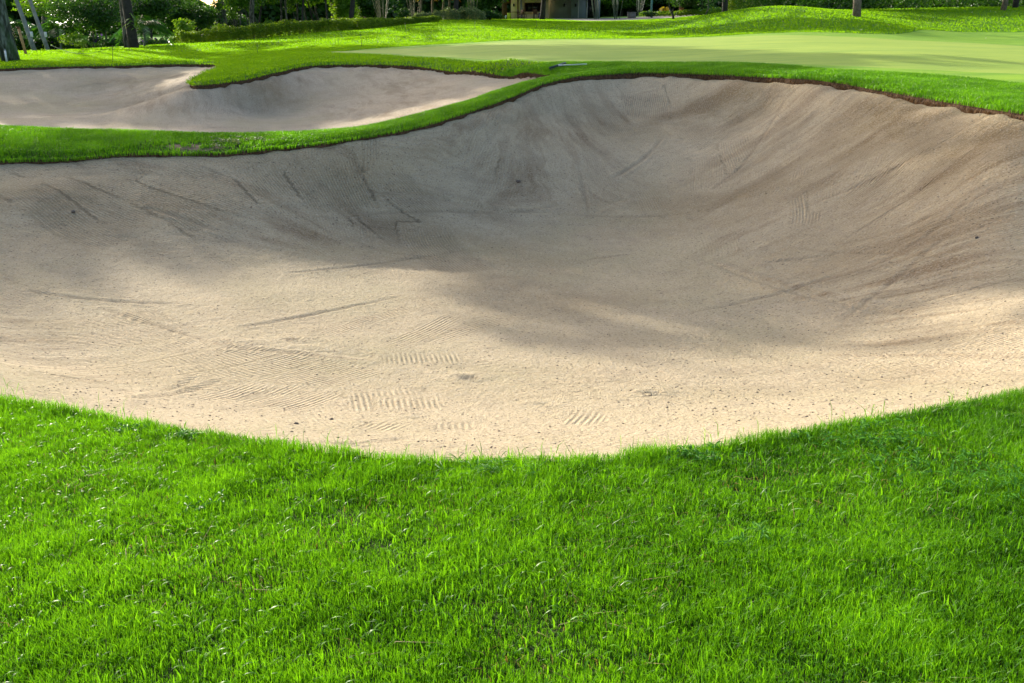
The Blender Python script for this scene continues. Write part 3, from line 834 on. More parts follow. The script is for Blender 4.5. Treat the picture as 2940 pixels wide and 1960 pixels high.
# turf edge: a ragged face of dark soil under the grass
def lip(name, lp, which):
    n = len(lp)
    nx = np.roll(lp, -1, 0) - np.roll(lp, 1, 0)
    nr = np.c_[-nx[:, 1], nx[:, 0]]
    nr /= np.linalg.norm(nr, axis=1)[:, None]
    area = np.sum(lp[:, 0] * np.roll(lp[:, 1], -1) - lp[:, 1] * np.roll(lp[:, 0], -1))
    if area < 0: nr = -nr           # nr points inwards
    hg = Hg(lp[:, 0], lp[:, 1]) - roll(lp[:, 0], lp[:, 1])
    k = np.arange(n)
    rows = []
    far = lp[:, 1] > (6 if which == 'A' else 21)
    base = np.where(far, np.interp(lp[:, 0], [-3, 2], [.08, .14]) if which == 'A' else .13, .05)
    for t in (0, .25, .55, .8, 1.0, 1.25):
        j = .03 * (fbm(k * .3, k * 0 + t * 7, 1, 41, 3) - .5) + .008 * rng.normal(size=n) * (t > 0)
        x = lp[:, 0] + nr[:, 0] * (.02 * math.sin(t * 2.5) + j)
        y = lp[:, 1] + nr[:, 1] * (.02 * math.sin(t * 2.5) + j)
        z = hg + .012 - t * .32
        rows.append(np.c_[x, y, z])
    v = np.concatenate(rows)
    m = len(rows)
    q = np.array([(i * n + a, (i + 1) * n + a, (i + 1) * n + (a + 1) % n, i * n + (a + 1) % n) for i in range(m - 1) for a in range(n)])
    return tag(mesh_np(name, v, [q], M['soil'], None, None, True), kind='structure'), nr, hg, base
_, nrA, hgA, bsA = lip("bunker_edge_soil", loopA, 'A')
_, nrB, hgB, bsB = lip("bunker_edge_soil", loopB, 'B')

# ------------------------------------------------------------------ grass blades
def blade_mesh(name, base, h, wd, mat, label, lean=.45, bend=.5, rnd=None, direc=None, seed=1, upn=None):
    rr = np.random.default_rng(seed)
    n = len(base)
    th = rr.uniform(0, 2 * math.pi, n)
    side = np.c_[np.cos(th), np.sin(th), np.zeros(n)]
    la = rr.uniform(0, 2 * math.pi, n) if direc is None else direc
    lm = np.abs(rr.normal(0, lean, n))
    ld = np.c_[np.cos(la), np.sin(la), np.zeros(n)] * lm[:, None]
    up = np.array([0, 0, 1.])
    h = h[:, None]; w2 = (wd * (.7 + .6 * rr.random(n)))[:, None] / 2
    bd = (bend * (.3 + rr.random(n)))[:, None]
    m = base + (up + ld * .55) * h * .55
    t = base + (up * (1 - .25 * bd) + ld * (1 + bd)) * h
    b0 = base - up * .012
    v = np.stack([b0 - side * w2 * .8, b0 + side * w2 * .8, m + side * w2, m - side * w2, t], 1).reshape(-1, 3)
    i = np.arange(n)[:, None] * 5
    q = i + np.array([[0, 1, 2, 3]]); tt = i + np.array([[3, 2, 4]])
    r_ = rr.random(n) if rnd is None else rnd
    o = mesh_np(name, v, [q, tt], mat, None, {"rnd": np.repeat(r_, 5)})
    return tag(o, label, "grass", kind='stuff')

def scatter(x0, x1, y0, y1, dens, wedge=.62, marg=1.4, seed=0, edge=.03):
    rr = np.random.default_rng(seed)
    n = int((x1 - x0) * (y1 - y0) * dens)
    x = rr.uniform(x0, x1, n); y = rr.uniform(y0, y1, n)
    k = np.abs(x) < wedge * y + marg
    x, y = x[k], y[k]
    k = np.ones(len(x), bool)
    for lp in (loopA, loopB):
        l2 = lp[::2]
        ins = inpoly(x, y, l2)
        i = np.nonzero(ins)[0]
        if len(i):
            dd = pdist(x[i], y[i], l2)
            k[i[dd > edge * (rr.random(len(i)) * 2)]] = False
    for lp in (loopF, loopG, loopP): k &= ~inpoly(x, y, lp)
    return x[k], y[k]

# foreground sward
x, y = scatter(-5.5, 5.8, 1.0, 5.6, 33000, .60, .7, 1, .02)
cl = fbm(x, y, 4.0, 51); tuft = fbm(x, y, 14, 52)
h = .020 + .030 * np.clip((cl - .25) * 1.7, 0, 1) + .014 * tuft - .012 * np.clip((.46 - fbm(x, y, 1.6, 58)) / .12, 0, 1)
h *= np.where(rng.random(len(x)) < .03, 1.6, 1.0)
ed = pdist(x, y, loopA[::2, :2])
h *= 1 + .35 * np.exp(-ed / .12)
k = rng.random(len(x)) < np.clip(.35 + 1.2 * tuft, 0, 1)
x, y, h, cl = x[k], y[k], h[k], cl[k]
z = Hg(x, y)
rn = np.clip(-.15 - .25 * np.clip(1 - np.hypot((x + 1.6) / 1.0, (y - 2.0) / .7), 0, 1) + .75 * cl + .55 * rng.random(len(x)) + .22 * np.interp(x, [-2.2, 1.8], [1, -.2]), 0, 1)
blade_mesh("grass", np.c_[x, y, z], h, .0024, M['blade'], "short bright green grass of the near bank", .30, .45, rn, None, 11)
# longer coarser blades standing out of it
x, y = scatter(-5.5, 5.8, 1.0, 5.6, 520, .60, .8, 2, .03)
z = Hg(x, y)
blade_mesh("grass", np.c_[x, y, z], .04 + .035 * rng.random(len(x)), .0045, M['blade'], "scattered long coarse blades standing above the near lawn", .28, .5, .35 + .5 * rng.random(len(x)), None, 12)
def arc_blades(name, x, y, L, W, mat, label, seed, az0, azs):
    rr = np.random.default_rng(seed); n = len(x)
    z = Hg(x, y) + .012
    a = rr.normal(az0, azs, n); L = L * (.6 + .8 * rr.random(n)); W = W * (.7 + .6 * rr.random(n))
    hx = np.c_[np.cos(a), np.sin(a), np.zeros(n)]; sd = np.c_[-np.sin(a), np.cos(a), np.zeros(n)]
    up = np.array([0, 0, 1.]); rise = rr.uniform(.25, .8, n); ks = 5
    vs = []
    for i in range(ks + 1):
        t = i / ks
        c = np.c_[x, y, z] + hx * (L * t * .85)[:, None] + up * (L * (rise * (t * 1.9 - 1.9 * t * t) + .25 * t))[:, None]
        w = (W * math.sin(math.pi * (.12 + .86 * t)) ** .7 / 2)[:, None]
        vs += [c - sd * w, c + sd * w]
    v = np.stack(vs, 1).reshape(-1, 3)
    b = np.arange(n)[:, None] * (2 * ks + 2)
    q = np.concatenate([b + np.array([[2 * i, 2 * i + 1, 2 * i + 3, 2 * i + 2]]) for i in range(ks)])
    return tag(mesh_np(name, v, [q], mat, None, {"rnd": np.repeat(rr.random(n), 2 * ks + 2)}), label, "grass", kind='stuff')
x, y = scatter(-5.5, 5.8, 1.0, 5.6, 60, .60, .8, 3, .03)
k = (fbm(x, y, 1.3, 66) + .12 * rng.random(len(x))) > .56
arc_blades("grass", x[k], y[k], .055, .0048, M['pale_blade'], "pale bent broad blades shining in the near lawn", 13, -1.9, .9)
x, y = scatter(-5.5, 5.8, 1.0, 5.6, 260, .60, .8, 33, .0)
arc_blades("grass", x, y, .055, .0042, M['blade'], "arching green blades over the near lawn", 14, 1.2, 2.5)
M['straw'] = leafmat("straw_blade", (.14, .12, .03), (.32, .25, .09), .4, (1, .9, .5), .6, .2)
x, y = scatter(-5.5, 5.8, 1.0, 5.6, 700, .60, .8, 35, .03)
k = (fbm(x, y, 2.2, 68) + .25 * rng.random(len(x))) > .60
blade_mesh("thatch", np.c_[x, y, Hg(x, y)][k], .03 + .02 * rng.random(k.sum()), .0028, M['straw'], "dry straw coloured blades between the green ones", .9, .8, None, None, 36)["category"] = "dead grass"
x, y = scatter(-5.5, 5.8, 3.0, 5.6, 1200, .60, .8, 37, .14)
k = (inpoly(x, y, loopA[::2]) | (pdist(x, y, loopA[::2]) < .05)) & (fbm(x, y, 3, 69) > .42)
x, y = x[k], y[k]
zz = np.where(inpoly(x, y, loopA[::2]), Hg(x, y) - .05, Hg(x, y))
blade_mesh("grass", np.c_[x, y, zz], .035 + .06 * rng.random(len(x)) ** 2, .0032, M['blade'], "stray grass shoots creeping over the sand edge", .6, .6, .3 + .5 * rng.random(len(x)), None, 38)
# dew on the blades
x, y = scatter(-5.5, 3.5, 1.0, 5.0, 8000, .60, .8, 34, .03)
k = rng.random(len(x)) < np.clip(fbm(x, y, 1.0, 67) * 2.6 - .75 + np.interp(x, [-2, 1.5], [.35, -.35]), 0.02, 1)
x, y = x[k], y[k]; n = len(x)
z = Hg(x, y) + rng.uniform(.018, .046, n)
oc = np.array([(1, 0, 0), (0, 1, 0), (-1, 0, 0), (0, -1, 0), (0, 0, 1), (0, 0, -1)], float)
f8 = np.array([(0, 1, 4), (1, 2, 4), (2, 3, 4), (3, 0, 4), (1, 0, 5), (2, 1, 5), (3, 2, 5), (0, 3, 5)])
v = (np.c_[x, y, z][:, None, :] + oc[None] * rng.uniform(.00025, .0006, n)[:, None, None]).reshape(-1, 3)
M['dew'] = simple("dew_drop", (.45, .58, .40), .25, .05, 5., 0, .8)  # pale colour stands in for the sun glints on the drops
tag(mesh_np("dew", v, [(np.arange(n)[:, None, None] * 6 + f8[None]).reshape(-1, 3)], M['dew']), "tiny bright dew drops on the near grass", "dew", kind='stuff')
# ridge and banks
x, y = scatter(-22, 15, 5.6, 26, 2600, .60, 2.0, 4, .05)
cl = fbm(x, y, 1.6, 53); tuft = fbm(x, y, 7, 54)
dd_ = np.exp(-(((x - dp[0]) / .55) ** 2 + ((y - dp[1]) / .22) ** 2))
k = rng.random(len(x)) > dd_ * 1.5 * (fbm(x, y, 5, 57) > .42)
x, y, cl, tuft = x[k], y[k], cl[k], tuft[k]
z = Hg(x, y) - roll(x, y)
blade_mesh("grass", np.c_[x, y, z], .035 + .035 * cl + .02 * tuft, .009, M['blade'], "thick green grass on the ridge and banks round the bunkers", .55, .6, np.clip(.1 + .6 * cl + .3 * rng.random(len(x)), 0, 1), None, 14)
x, y = scatter(-30, 26, 26, 46, 420, .60, 2.0, 5, .08)
cl = fbm(x, y, .9, 55)
blade_mesh("grass", np.c_[x, y, Hg(x, y) - roll(x, y)], .045 + .04 * cl, .018, M['blade_far'], "green rough grass behind the far bunker", .6, .6, np.clip(.1 + .6 * cl + .3 * rng.random(len(x)), 0, 1), None, 15)
x, y = scatter(-45, 45, 46, 100, 85, .60, 2.0, 6, .1)
cl = fbm(x, y, .5, 56)
blade_mesh("grass", np.c_[x, y, Hg(x, y)], .05 + .06 * cl, .038, M['blade_far'], "rolling rough grass on the mounds below the trees", .7, .6, np.clip(.1 + .6 * cl + .3 * rng.random(len(x)), 0, 1), None, 16)
# dead grass hanging over the turf edge
bs, hh, dr = [], [], []
for lp, nr, hg, base in ((loopA, nrA, hgA, bsA), (loopB, nrB, hgB, bsB)):
    idx = np.nonzero(lp[:, 1] > (6 if lp is loopA else 21))[0]
    idx = np.repeat(idx, 16)
    t = rng.random(len(idx))
    p = lp[idx].copy() + (np.roll(lp, -1, 0)[idx] - lp[idx]) * rng.random(len(idx))[:, None]
    dn = rng.random(len(idx)) * base[idx] * .8
    bs.append(np.c_[p[:, 0] + nr[idx, 0] * .015, p[:, 1] + nr[idx, 1] * .015, hg[idx] - dn - .02])
    dr.append(np.arctan2(nr[idx, 1], nr[idx, 0]) + rng.normal(0, .5, len(idx)))
bs, dr = np.concatenate(bs), np.concatenate(dr)
o = blade_mesh("thatch", bs, -.05 - .05 * rng.random(len(bs)), .012, M['thatch'], "dark dead grass and roots hanging from the bunker edges", .5, -.5, None, dr + math.pi, 17)
o["category"] = "dead grass"

# small crumbs of sand and stones
x = rng.uniform(-6, 6, 15000); y = rng.uniform(4.2, 13, 15000)
k = inpoly(x, y, loopA); x, y = x[k], y[k]
k = rng.random(len(x)) < np.clip((9.5 - y) / 5 + .15, 0, 1) * np.clip(fbm(x, y, 1.5, 71) * 2.2 - .5, .1, 1); x, y = x[k], y[k]
z = np.minimum(Hs(x, y, 'A'), Hg(x, y) - .03)
n = len(x)
oc = np.array([(1, 0, 0), (0, 1, 0), (-1, 0, 0), (0, -1, 0), (0, 0, 1), (0, 0, -1)], float)
sz = np.minimum(rng.gamma(2, .0013, n), .0065)[:, None, None] + .0012
jit = 1 + .5 * (rng.random((n, 6, 1)) - .5)
v = (np.c_[x, y, z + .002][:, None, :] + oc[None] * sz * jit * np.array([1.3, 1, .7])).reshape(-1, 3)
f = np.array([(0, 1, 4), (1, 2, 4), (2, 3, 4), (3, 0, 4), (1, 0, 5), (2, 1, 5), (3, 2, 5), (0, 3, 5)])
t_ = (np.arange(n)[:, None, None] * 6 + f[None]).reshape(-1, 3)
tag(mesh_np("sand_crumbs", v, [t_], M['stone']), "dark crumbs and grit scattered over the raked sand", "grit", kind='stuff')

# ------------------------------------------------------------------ tall crowns: leaf clusters high in the trees, kept where their shade falls in the real place
LIT_DEF = {
 'sandA': [(-900, 900), (0, 885), (250, 830), (500, 765), (650, 718), (900, 660), (1100, 678), (1250, 740), (1400, 830), (1550, 900), (1700, 935), (1900, 950), (2100, 940), (2300, 915), (2600, 880), (2940, 850), (3600, 830)]}
SH = [  # shaded patches (photo outlines of the shadows on the ground), chance of shade
 ([(900, 140), (1300, 137), (1500, 138), (1750, 140), (1900, 140), (2100, 155), (2350, 163), (2600, 172), (2940, 190), (2940, 196), (2700, 187), (2450, 181), (2350, 215), (2200, 222), (2200, 190), (1500, 173), (1200, 163), (900, 155)], 1),
 ([(430, 125), (500, 125), (600, 165), (620, 175), (560, 175), (470, 150)], 1), ([(590, 125), (900, 90), (965, 92), (880, 128), (740, 152), (680, 142)], .85),
 ([(610, 155), (720, 157), (745, 164), (640, 166)], .9), ([(925, 95), (1100, 98), (1090, 112), (1000, 120), (930, 114)], .8), ([(1120, 78), (1200, 84), (1340, 97), (1180, 100)], .85),
 ([(1240, 52), (1420, 60), (1420, 75), (1300, 68)], .8),
 ([(1385, 50), (1400, 76), (1550, 88), (1700, 95), (1850, 110), (2300, 92), (2640, 98), (2620, 80), (2560, 60), (2430, 62), (2360, 60), (2300, 48), (2200, 32), (2130, 30), (1950, 64), (1860, 70), (1700, 50)], 1),
 ([(2560, 48), (2940, 22), (2940, 45), (2800, 55), (2700, 68), (2600, 80)], .9),
 ([(540, 240), (560, 180), (620, 160), (900, 150), (1200, 165), (1400, 190), (1530, 200), (1700, 190), (2150, 185), (2250, 215), (2250, 235), (1800, 215), (1640, 225), (1550, 250), (1450, 252), (650, 420), (900, 440), (-400, 500), (-400, 380), (0, 440), (400, 412), (600, 405), (660, 392), (600, 378), (0, 356), (-400, 350), (-400, 185), (0, 185), (440, 184), (540, 184), (450, 235)], .97),
]
LIT = [[(-50, 352), (300, 358), (560, 372), (560, 384), (300, 386), (-50, 392)], [(0, 277), (150, 270), (165, 282), (0, 296)], [(410, 248), (490, 192), (590, 176), (645, 180), (565, 240), (500, 266)], [(-50, 345), (80, 350), (60, 366), (-50, 362)],
       [(1860, 72), (1860, 58), (2000, 44), (2040, 50), (1950, 66)], [(590, 163), (720, 163), (700, 172), (600, 174)], [(0, 285), (40, 300), (60, 310), (0, 315)]]
def shade_prob(px, py, G):
    n = len(px)
    p = np.where(G[:, 1] > 26, .25, .0)
    inb = (px > -300) & (px < 3240) & (G[:, 1] > 0)
    p = np.where(inb, np.where(G[:, 1] > 100, 1, 0), p)
    for poly, pr in SH: p = np.where(inpoly(px, py, poly), pr, p)
    for poly in LIT: p = np.where(inpoly(px, py, poly), 0, p)
    inA = inpoly(G[:, 0], G[:, 1], loopA[::3])
    xs, ys = zip(*LIT_DEF['sandA'])
    yb = np.interp(px, xs, ys)
    soft = np.interp(px, [0, 900, 1300, 2000, 2940], [6, 30, 230, 380, 240])
    pa = np.clip((yb - py) / soft * .9 + .45, 0, 1) ** .7
    p = np.where(inA, pa, p)
    rightwall = inA & (px > 2300) & (py < 560)
    p = np.where(rightwall, np.interp(px, [2300, 2600, 2940], [1, .75, .5]), p)
    nearbank = (py > 1000) & inb
    p = np.where(nearbank & ~inA, 0, p)
    return p
def land(C):
    """where the shadow of each point C falls"""
    s = np.arange(2, 110, .5)
    x = C[:, 0:1] - SUN[0] * s; y = C[:, 1:2] - SUN[1] * s; z = C[:, 2:3] - SUN[2] * s
    h = lookup(RC, x, y)
    hitm = z <= h
    k = np.where(hitm.any(1), hitm.argmax(1), len(s) - 1)
    i = np.arange(len(C))
    return np.c_[x[i, k], y[i, k], z[i, k]], hitm.any(1)
def layer(Y, x0, x1, zmin, zmax, gy0, gy1, step=.55, depth=.2):
    X, Z = np.meshgrid(np.arange(x0, x1, step), np.arange(zmin, zmax, step * .75))
    X = X.ravel() + rng.uniform(-.45, .45, X.size) * step; Z = Z.ravel() + rng.uniform(-.35, .35, Z.size) * step
    C = np.c_[X, Y + rng.uniform(-depth, depth, len(X)), Z]
    G, ok = land(C)
    px, py = proj(G)
    p = shade_prob(px, py, G)
    k = ok & (G[:, 1] >= gy0) & (G[:, 1] < gy1) & (rng.random(len(C)) < p)
    # keep the crowns out of the picture's top edge
    cx_, cy_ = proj(C)
    k &= ~((cy_ > -25) & (cx_ > -200) & (cx_ < 3140))
    C = C[k]
    return C
L0 = layer(46, -52, 0, 4, 21, 6.0, 24.0, .28)
L1 = layer(70, -62, 30, 4, 24, 22.5, 54.0, .40)
L2 = layer(92, -60, 45, 4.4, 16, 54.0, 90.0, .45)

def crown_from(C, mat, root, rr, n=52, rad=.42, size=.32):
    p = np.repeat(C, n, 0) + rr.normal(size=(len(C) * n, 3)) * rad * .5
    m = MB(); m.leaves(p - np.array(root.location), size, .6, rr)
    return m.build("crown", mat, root, rnd=4)

def trunk_pts(p0, p1, bow=.3, n=9, rr=rng):
    t = np.linspace(0, 1, n)[:, None]
    o = rr.normal(size=3) * bow; o[2] = 0
    return p0 * (1 - t) + p1 * t + np.sin(t * math.pi) * o + np.sin(t * 2 * math.pi) * o[[1, 0, 2]] * .3

def high_tree(name, label, base, r, h, lean, C, bark, leaf, seed, flare=1.6, group=None, cat="tree", ck=None):
    rr = np.random.default_rng(seed)
    root = empty(name, base, label, cat, group)
    b = np.zeros(3)
    top = np.array([lean[0], lean[1], h])
    m = MB()
    pts_ = trunk_pts(b - np.array([0, 0, .2]), top, .25, 12, rr)
    m.tube(pts_, [r * flare, r * 1.15, r, r * .9, r * .8, r * .6], 14, True, .07, seed)
    if len(C):
        Cl = C - np.array(base)
        sel = Cl[rr.choice(len(Cl), min(len(Cl), 12), False)]
        for c in sel:
            k = int(rr.integers(6, 12))
            m.tube(trunk_pts(pts_[k], c, .5, 7, rr), [r * .45, r * .25, .03], 6, True, .05, seed)
    m.build("trunk", bark, root, True)
    if len(C): crown_from(C, leaf, root, rr, *ck)
    return root

HT0 = [("broadleaf_tree", "massive mossy tree trunk with spreading roots at the left edge, nearest the far bunker", gnd(17, 43), .32, 12, (.6, 1), 'bark_moss', 1.25),
       ("broadleaf_tree", "tall grey trunk, left one of the close pair with ferns behind the sunlit bank", gnd(360, 53), .20, 12, (-1.6, 0), 'bark', 1.1),
       ("broadleaf_tree", "tall dark trunk, right one of the close pair with ferns behind the sunlit bank", gnd(378, 52), .21, 13, (-.7, 0), 'bark_dark', 1.3),
       ("broadleaf_tree", "tall tree beyond the left edge shading the bunkers, nearest of its row", np.array([-31, 46.5, float(Hg(-31., 46.5))]), .4, 13, (1, 0), 'bark', 1.5),
       ("broadleaf_tree", "tall tree beyond the left edge shading the bunkers, middle of its row", np.array([-38, 46, float(Hg(-38., 46.))]), .4, 13, (1, 0), 'bark', 1.5),
       ("broadleaf_tree", "tall tree beyond the left edge shading the bunkers, farthest of its row", np.array([-46, 46.5, float(Hg(-46., 46.5))]), .4, 13, (1, 0), 'bark', 1.5)]
HT1 = [("broadleaf_tree", "grey tree with crooked bare limbs standing behind the clipped hedge", gnd(722, 75), .17, 9, (1.0, 0), 'bark', 1.2),
       ("broadleaf_tree", "dark straight trunk behind the hedge, left of the bamboo clumps", gnd(1003, 82), .17, 13, (-.1, 0), 'bark_dark', 1.3),
       ("broadleaf_tree", "thick blue-grey trunk rising from the variegated shrubs", gnd(1306, 88), .20, 13, (.1, 0), 'bark_dark', 1.1),
       ("broadleaf_tree", "high canopy tree beyond the left edge behind the palms", np.array([-38, 71, float(Hg(-38., 71.))]), .35, 15, (1, 0), 'bark', 1.5),
       ("broadleaf_tree", "high canopy tree beyond the left edge, farthest out", np.array([-52, 70, float(Hg(-52., 70.))]), .35, 15, (1, 0), 'bark', 1.5),
       ("broadleaf_tree", "brown scaly trunk on the mound before the dense hedge, shadow at its foot", hit(2460, 49, 54, 66), .20, 13, (.1, 1), 'bark_brown', 1.25)]
HT2 = [("broadleaf_tree", "dark leaning trunk standing before the cream clubhouse window", gnd(1556, 96), .20, 10, (-.5, 0), 'bark_dark', 1.4),
       ("broadleaf_tree", "black trunk between the path planting and the yellow hedge", gnd(2078, 92), .24, 11, (.1, 0), 'bark_dark', 1.1),
       ("broadleaf_tree", "brown trunk at the top of the far right slope", hit(2880, 30, 58, 74), .13, 11, (.3, 0), 'bark_brown', 1.5),
       ("broadleaf_tree", "dark trunk close beside the brown trunk at the far right", gnd(2905, 68), .17, 11, (.1, 0), 'bark_dark', 1.2),
       ("broadleaf_tree", "high canopy tree behind the left woodland", np.array([-45, 93, 1.0]), .35, 13, (1, 0), 'bark', 1.5),
       ("broadleaf_tree", "high canopy tree behind the palms at the left", np.array([-28, 93, .9]), .35, 13, (1, 0), 'bark', 1.5)]
sd = 100
for HT, L in ((HT0, L0), (HT1, L1), (HT2, L2)):
    bx = np.array([h[2][0] for h in HT])
    own = np.abs(L[:, 0][:, None] - bx[None]).argmin(1) if len(L) else np.zeros(0, int)
    for i, (nm_, lb, base, r, hh_, ln, bk, fl) in enumerate(HT):
        sd += 1
        high_tree(nm_, lb, base, r, hh_, ln, L[own == i], M[bk], M['leaf_mid'], sd, fl, ck=(24, .26, .24) if HT is HT0 else (34, .30, .28))

# ------------------------------------------------------------------ lower planting behind the lawn
def ell_pts(rr, n, c, r, shell=.35, lump=.25):
    d = rr.normal(size=(n, 3)); d /= np.linalg.norm(d, axis=1)[:, None]
    q = rr.random(n) ** shell
    l = 1 + lump * (np.sin(d[:, 0] * 5 + c[0]) * np.sin(d[:, 2] * 6 + c[1] * 3) + .6 * np.sin(d[:, 1] * 9 + d[:, 0] * 7))
    return np.array(c) + d * q[:, None] * l[:, None] * np.array(r)
def plant(name, label, cat, px, d, ytop, wpx, mat, n, size, stems=2, bark='bark_dark', group=None, seed=1, low=0., parts=("crown", "trunk"), blobs=7, yb=None, asp=.5):
    """a tree or shrub whose crown spans wpx pixels and reaches pixel row ytop"""
    rr = np.random.default_rng(seed * 77 + 5)
    b = gnd(px, d)
    if yb is not None: b = np.array(hit(px, yb, d - 8, d + 12))
    d = b[1]
    top = P(px, ytop, d)[2] - b[2]
    wd = wpx * d / 2763
    root = empty(name, b, label, cat, group)
    m = MB(); pt = []
    for k in range(blobs):
        c = np.array([rr.uniform(-.32, .32) * wd, rr.uniform(-.3, .3) * wd, low * top + (top * (1 - low)) * rr.uniform(.3, .75)])
        rad = np.array([wd * rr.uniform(.2, .34), wd * rr.uniform(.2, .32), top * (1 - low) * rr.uniform(.20, .34)])
        pt.append(ell_pts(rr, n // blobs, c, rad))
    pt = np.concatenate(pt)
    pt = pt[(pt[:, 2] > 0.02) & (pt[:, 2] < top * 1.03)]
    m.leaves(pt, size, asp, rr)
    m.build(parts[0], mat, root, rnd=4)
    s = MB()
    for k in range(stems):
        x0 = rr.uniform(-.08, .08) * wd
        s.tube(trunk_pts(np.array([x0, 0, -.1]), np.array([x0 * 3 + rr.uniform(-.15, .15) * wd, rr.uniform(-.1, .1) * wd, top * (low + (1 - low) * .6)]), .12, 7, rr),
               [.035 + .012 * wd, .03 + .006 * wd, .02], 6, True, .06, k)
    s.build(parts[1], M[bark], root, True)
    return root
PL = [
 ("round_tree", "dark round leafy tree with two thin pale trunks at the left", "tree", 262, 64, -70, 190, 'leaf_dark', 9000, .17, 2, 'bark', .28, 14),
 ("leafy_tree", "tree with bright sunlit leaves above the left palms", "tree", 150, 78, -90, 210, 'leaf_mid', 5000, .22, 2, 'bark', .50, 12),
 ("shrub", "light green shrub at the foot of the dark round tree", "shrub", 207, 60, 93, 66, 'leaf_light', 900, .13, 1, 'bark_dark', .1, 6),
 ("shrub", "dark low shrub right of the light green shrub", "shrub", 310, 62, 105, 80, 'leaf_dark', 1500, .13, 2, 'bark_dark', 0., 7),
 ("leafy_tree", "dark tree with forking low stems right of the paired trunks", "tree", 430, 76, -60, 150, 'leaf_dark', 8000, .19, 5, 'bark_dark', .45, 14),
 ("leafy_tree", "dark tree with shining leaves just behind the paired trunks", "tree", 480, 90, -30, 120, 'leaf_dark', 5000, .22, 3, 'bark_dark', .2, 12),
 ("dome_tree", "dark dome shaped tree under the patch of sky", "tree", 552, 92, -2, 165, 'leaf_dark', 11000, .20, 3, 'bark_dark', .15, 14),
 ("shrub", "glossy light green shrub at the left end of the clipped hedge", "shrub", 525, 65, 52, 62, 'leaf_light', 1500, .17, 2, 'bark', .2, 7),
 ("shrub", "small pale shrub at the very end of the clipped hedge", "shrub", 505, 63.5, 86, 34, 'leaf_light', 500, .13, 1, 'bark', .1, 5),
 ("shrub", "yellow green leafy shrub rising behind the middle of the hedge", "shrub", 632, 69, 57, 60, 'leaf_light', 1200, .16, 1, 'bark', .2, 6),
 ("shrub", "blue-green shrub behind the hedge, between the shrub and the thin trees", "shrub", 765, 76, 55, 50, 'leaf_mid', 900, .16, 1, 'bark', .1, 5),
 ("leafy_tree", "dark bushy tree in the shade behind the crooked grey tree", "tree", 668, 96, 26, 130, 'leaf_dark', 6000, .24, 3, 'bark_dark', 0., 12),
 ("leafy_tree", "crown of small bright leaves over the crooked grey tree", "tree", 700, 77, -60, 130, 'leaf_mid', 2600, .20, 2, 'bark', .60, 10),
 ("leafy_tree", "bushy green tree beside the dark straight trunk", "tree", 995, 84, -20, 80, 'leaf_light', 3800, .20, 2, 'bark_dark', .12, 12),
 ("leafy_tree", "big dark tree behind the bamboo clumps", "tree", 1060, 112, -70, 150, 'leaf_dark', 7000, .30, 3, 'bark_dark', .05, 12),
 ("shrub", "clipped dark ball shaped shrub between the bamboo clumps", "shrub", 1160, 84, 20, 36, 'leaf_dark', 2200, .12, 1, 'bark_dark', .0, 8),
 ("leafy_tree", "dark tree left of the clubhouse with drooping leaves", "tree", 1395, 94, -60, 95, 'leaf_dark', 6500, .24, 4, 'bark_dark', .05, 12),
 ("shrub", "dark blue-green shrub at the left corner of the clubhouse", "shrub", 1410, 88, 24, 62, 'leaf_dark', 2400, .17, 3, 'bark_dark', .0, 7),
 ("leafy_tree", "dark tree behind the lamp pole beyond the path", "tree", 1905, 122, -60, 190, 'leaf_dark', 7000, .34, 3, 'bark_dark', .30, 12),
 ("leafy_tree", "green tree behind the fan of stems right of the clubhouse", "tree", 1790, 122, -60, 190, 'leaf_mid', 6500, .32, 3, 'bark_dark', .12, 12),
 ("leafy_tree", "dark spreading tree over the path planting", "tree", 2010, 104, -60, 150, 'leaf_dark', 6000, .28, 3, 'bark_dark', .20, 12),
 ("shrub", "dark rounded bush at the foot of the teal lamp pole", "shrub", 1872, 103, 26, 44, 'leaf_dark', 1200, .15, 1, 'bark_dark', .0, 6),
 ("shrub", "yellow and red leaved shrub right of the lamp pole", "shrub", 1910, 106, 18, 34, 'leaf_yellow', 500, .16, 1, 'bark_dark', .0, 5),
]
for i, (nm_, lb, ct, px, d, yt, wd, mt, n, sz, stn, bk, low, bl) in enumerate(PL):
    plant(nm_, lb, ct, px, d, max(yt, -30), wd, M[mt], n, sz, stn, bk, None, i + 1, low, blobs=bl, parts=("crown", "trunk") if ct == "tree" else ("foliage", "stems"))

# thin tall trees behind the hedge
def thin_proto(seed, bark, leaf):
    rr = np.random.default_rng(seed)
    root = empty("slender_tree", (0, 0, 0))
    m = MB()
    p1 = trunk_pts(np.array([0, 0, -.2]), np.array([rr.uniform(-.7, .7), 0, 6.5]), .22, 12, rr)
    m.tube(p1, [.11, .08, .075, .05], 8, True, .08, seed)
    if seed % 2: m.tube(trunk_pts(p1[2], np.array([rr.uniform(-1.6, 1.6), .3, 5]), .3, 8, rr), [.06, .045, .03], 7, True, .05, seed)
    for k in range(6): m.tube(trunk_pts(p1[5 + k], p1[5 + k] + np.array([rr.uniform(-1.2, 1.2), rr.uniform(-.8, .8), .5]), .1, 4, rr), [.03, .015], 5, True, 0, k)
    m.build("trunk", bark, root, True)
    c = MB()
    pt = [ell_pts(rr, 260, (rr.uniform(-1.3, 1.3), rr.uniform(-.8, .8), rr.uniform(2.3, 7)), (.55, .5, .38)) for _ in range(11)]
    c.leaves(np.concatenate(pt), .19, .5, rr, .3)
    c.build("crown", leaf, root, rnd=4)
    return root
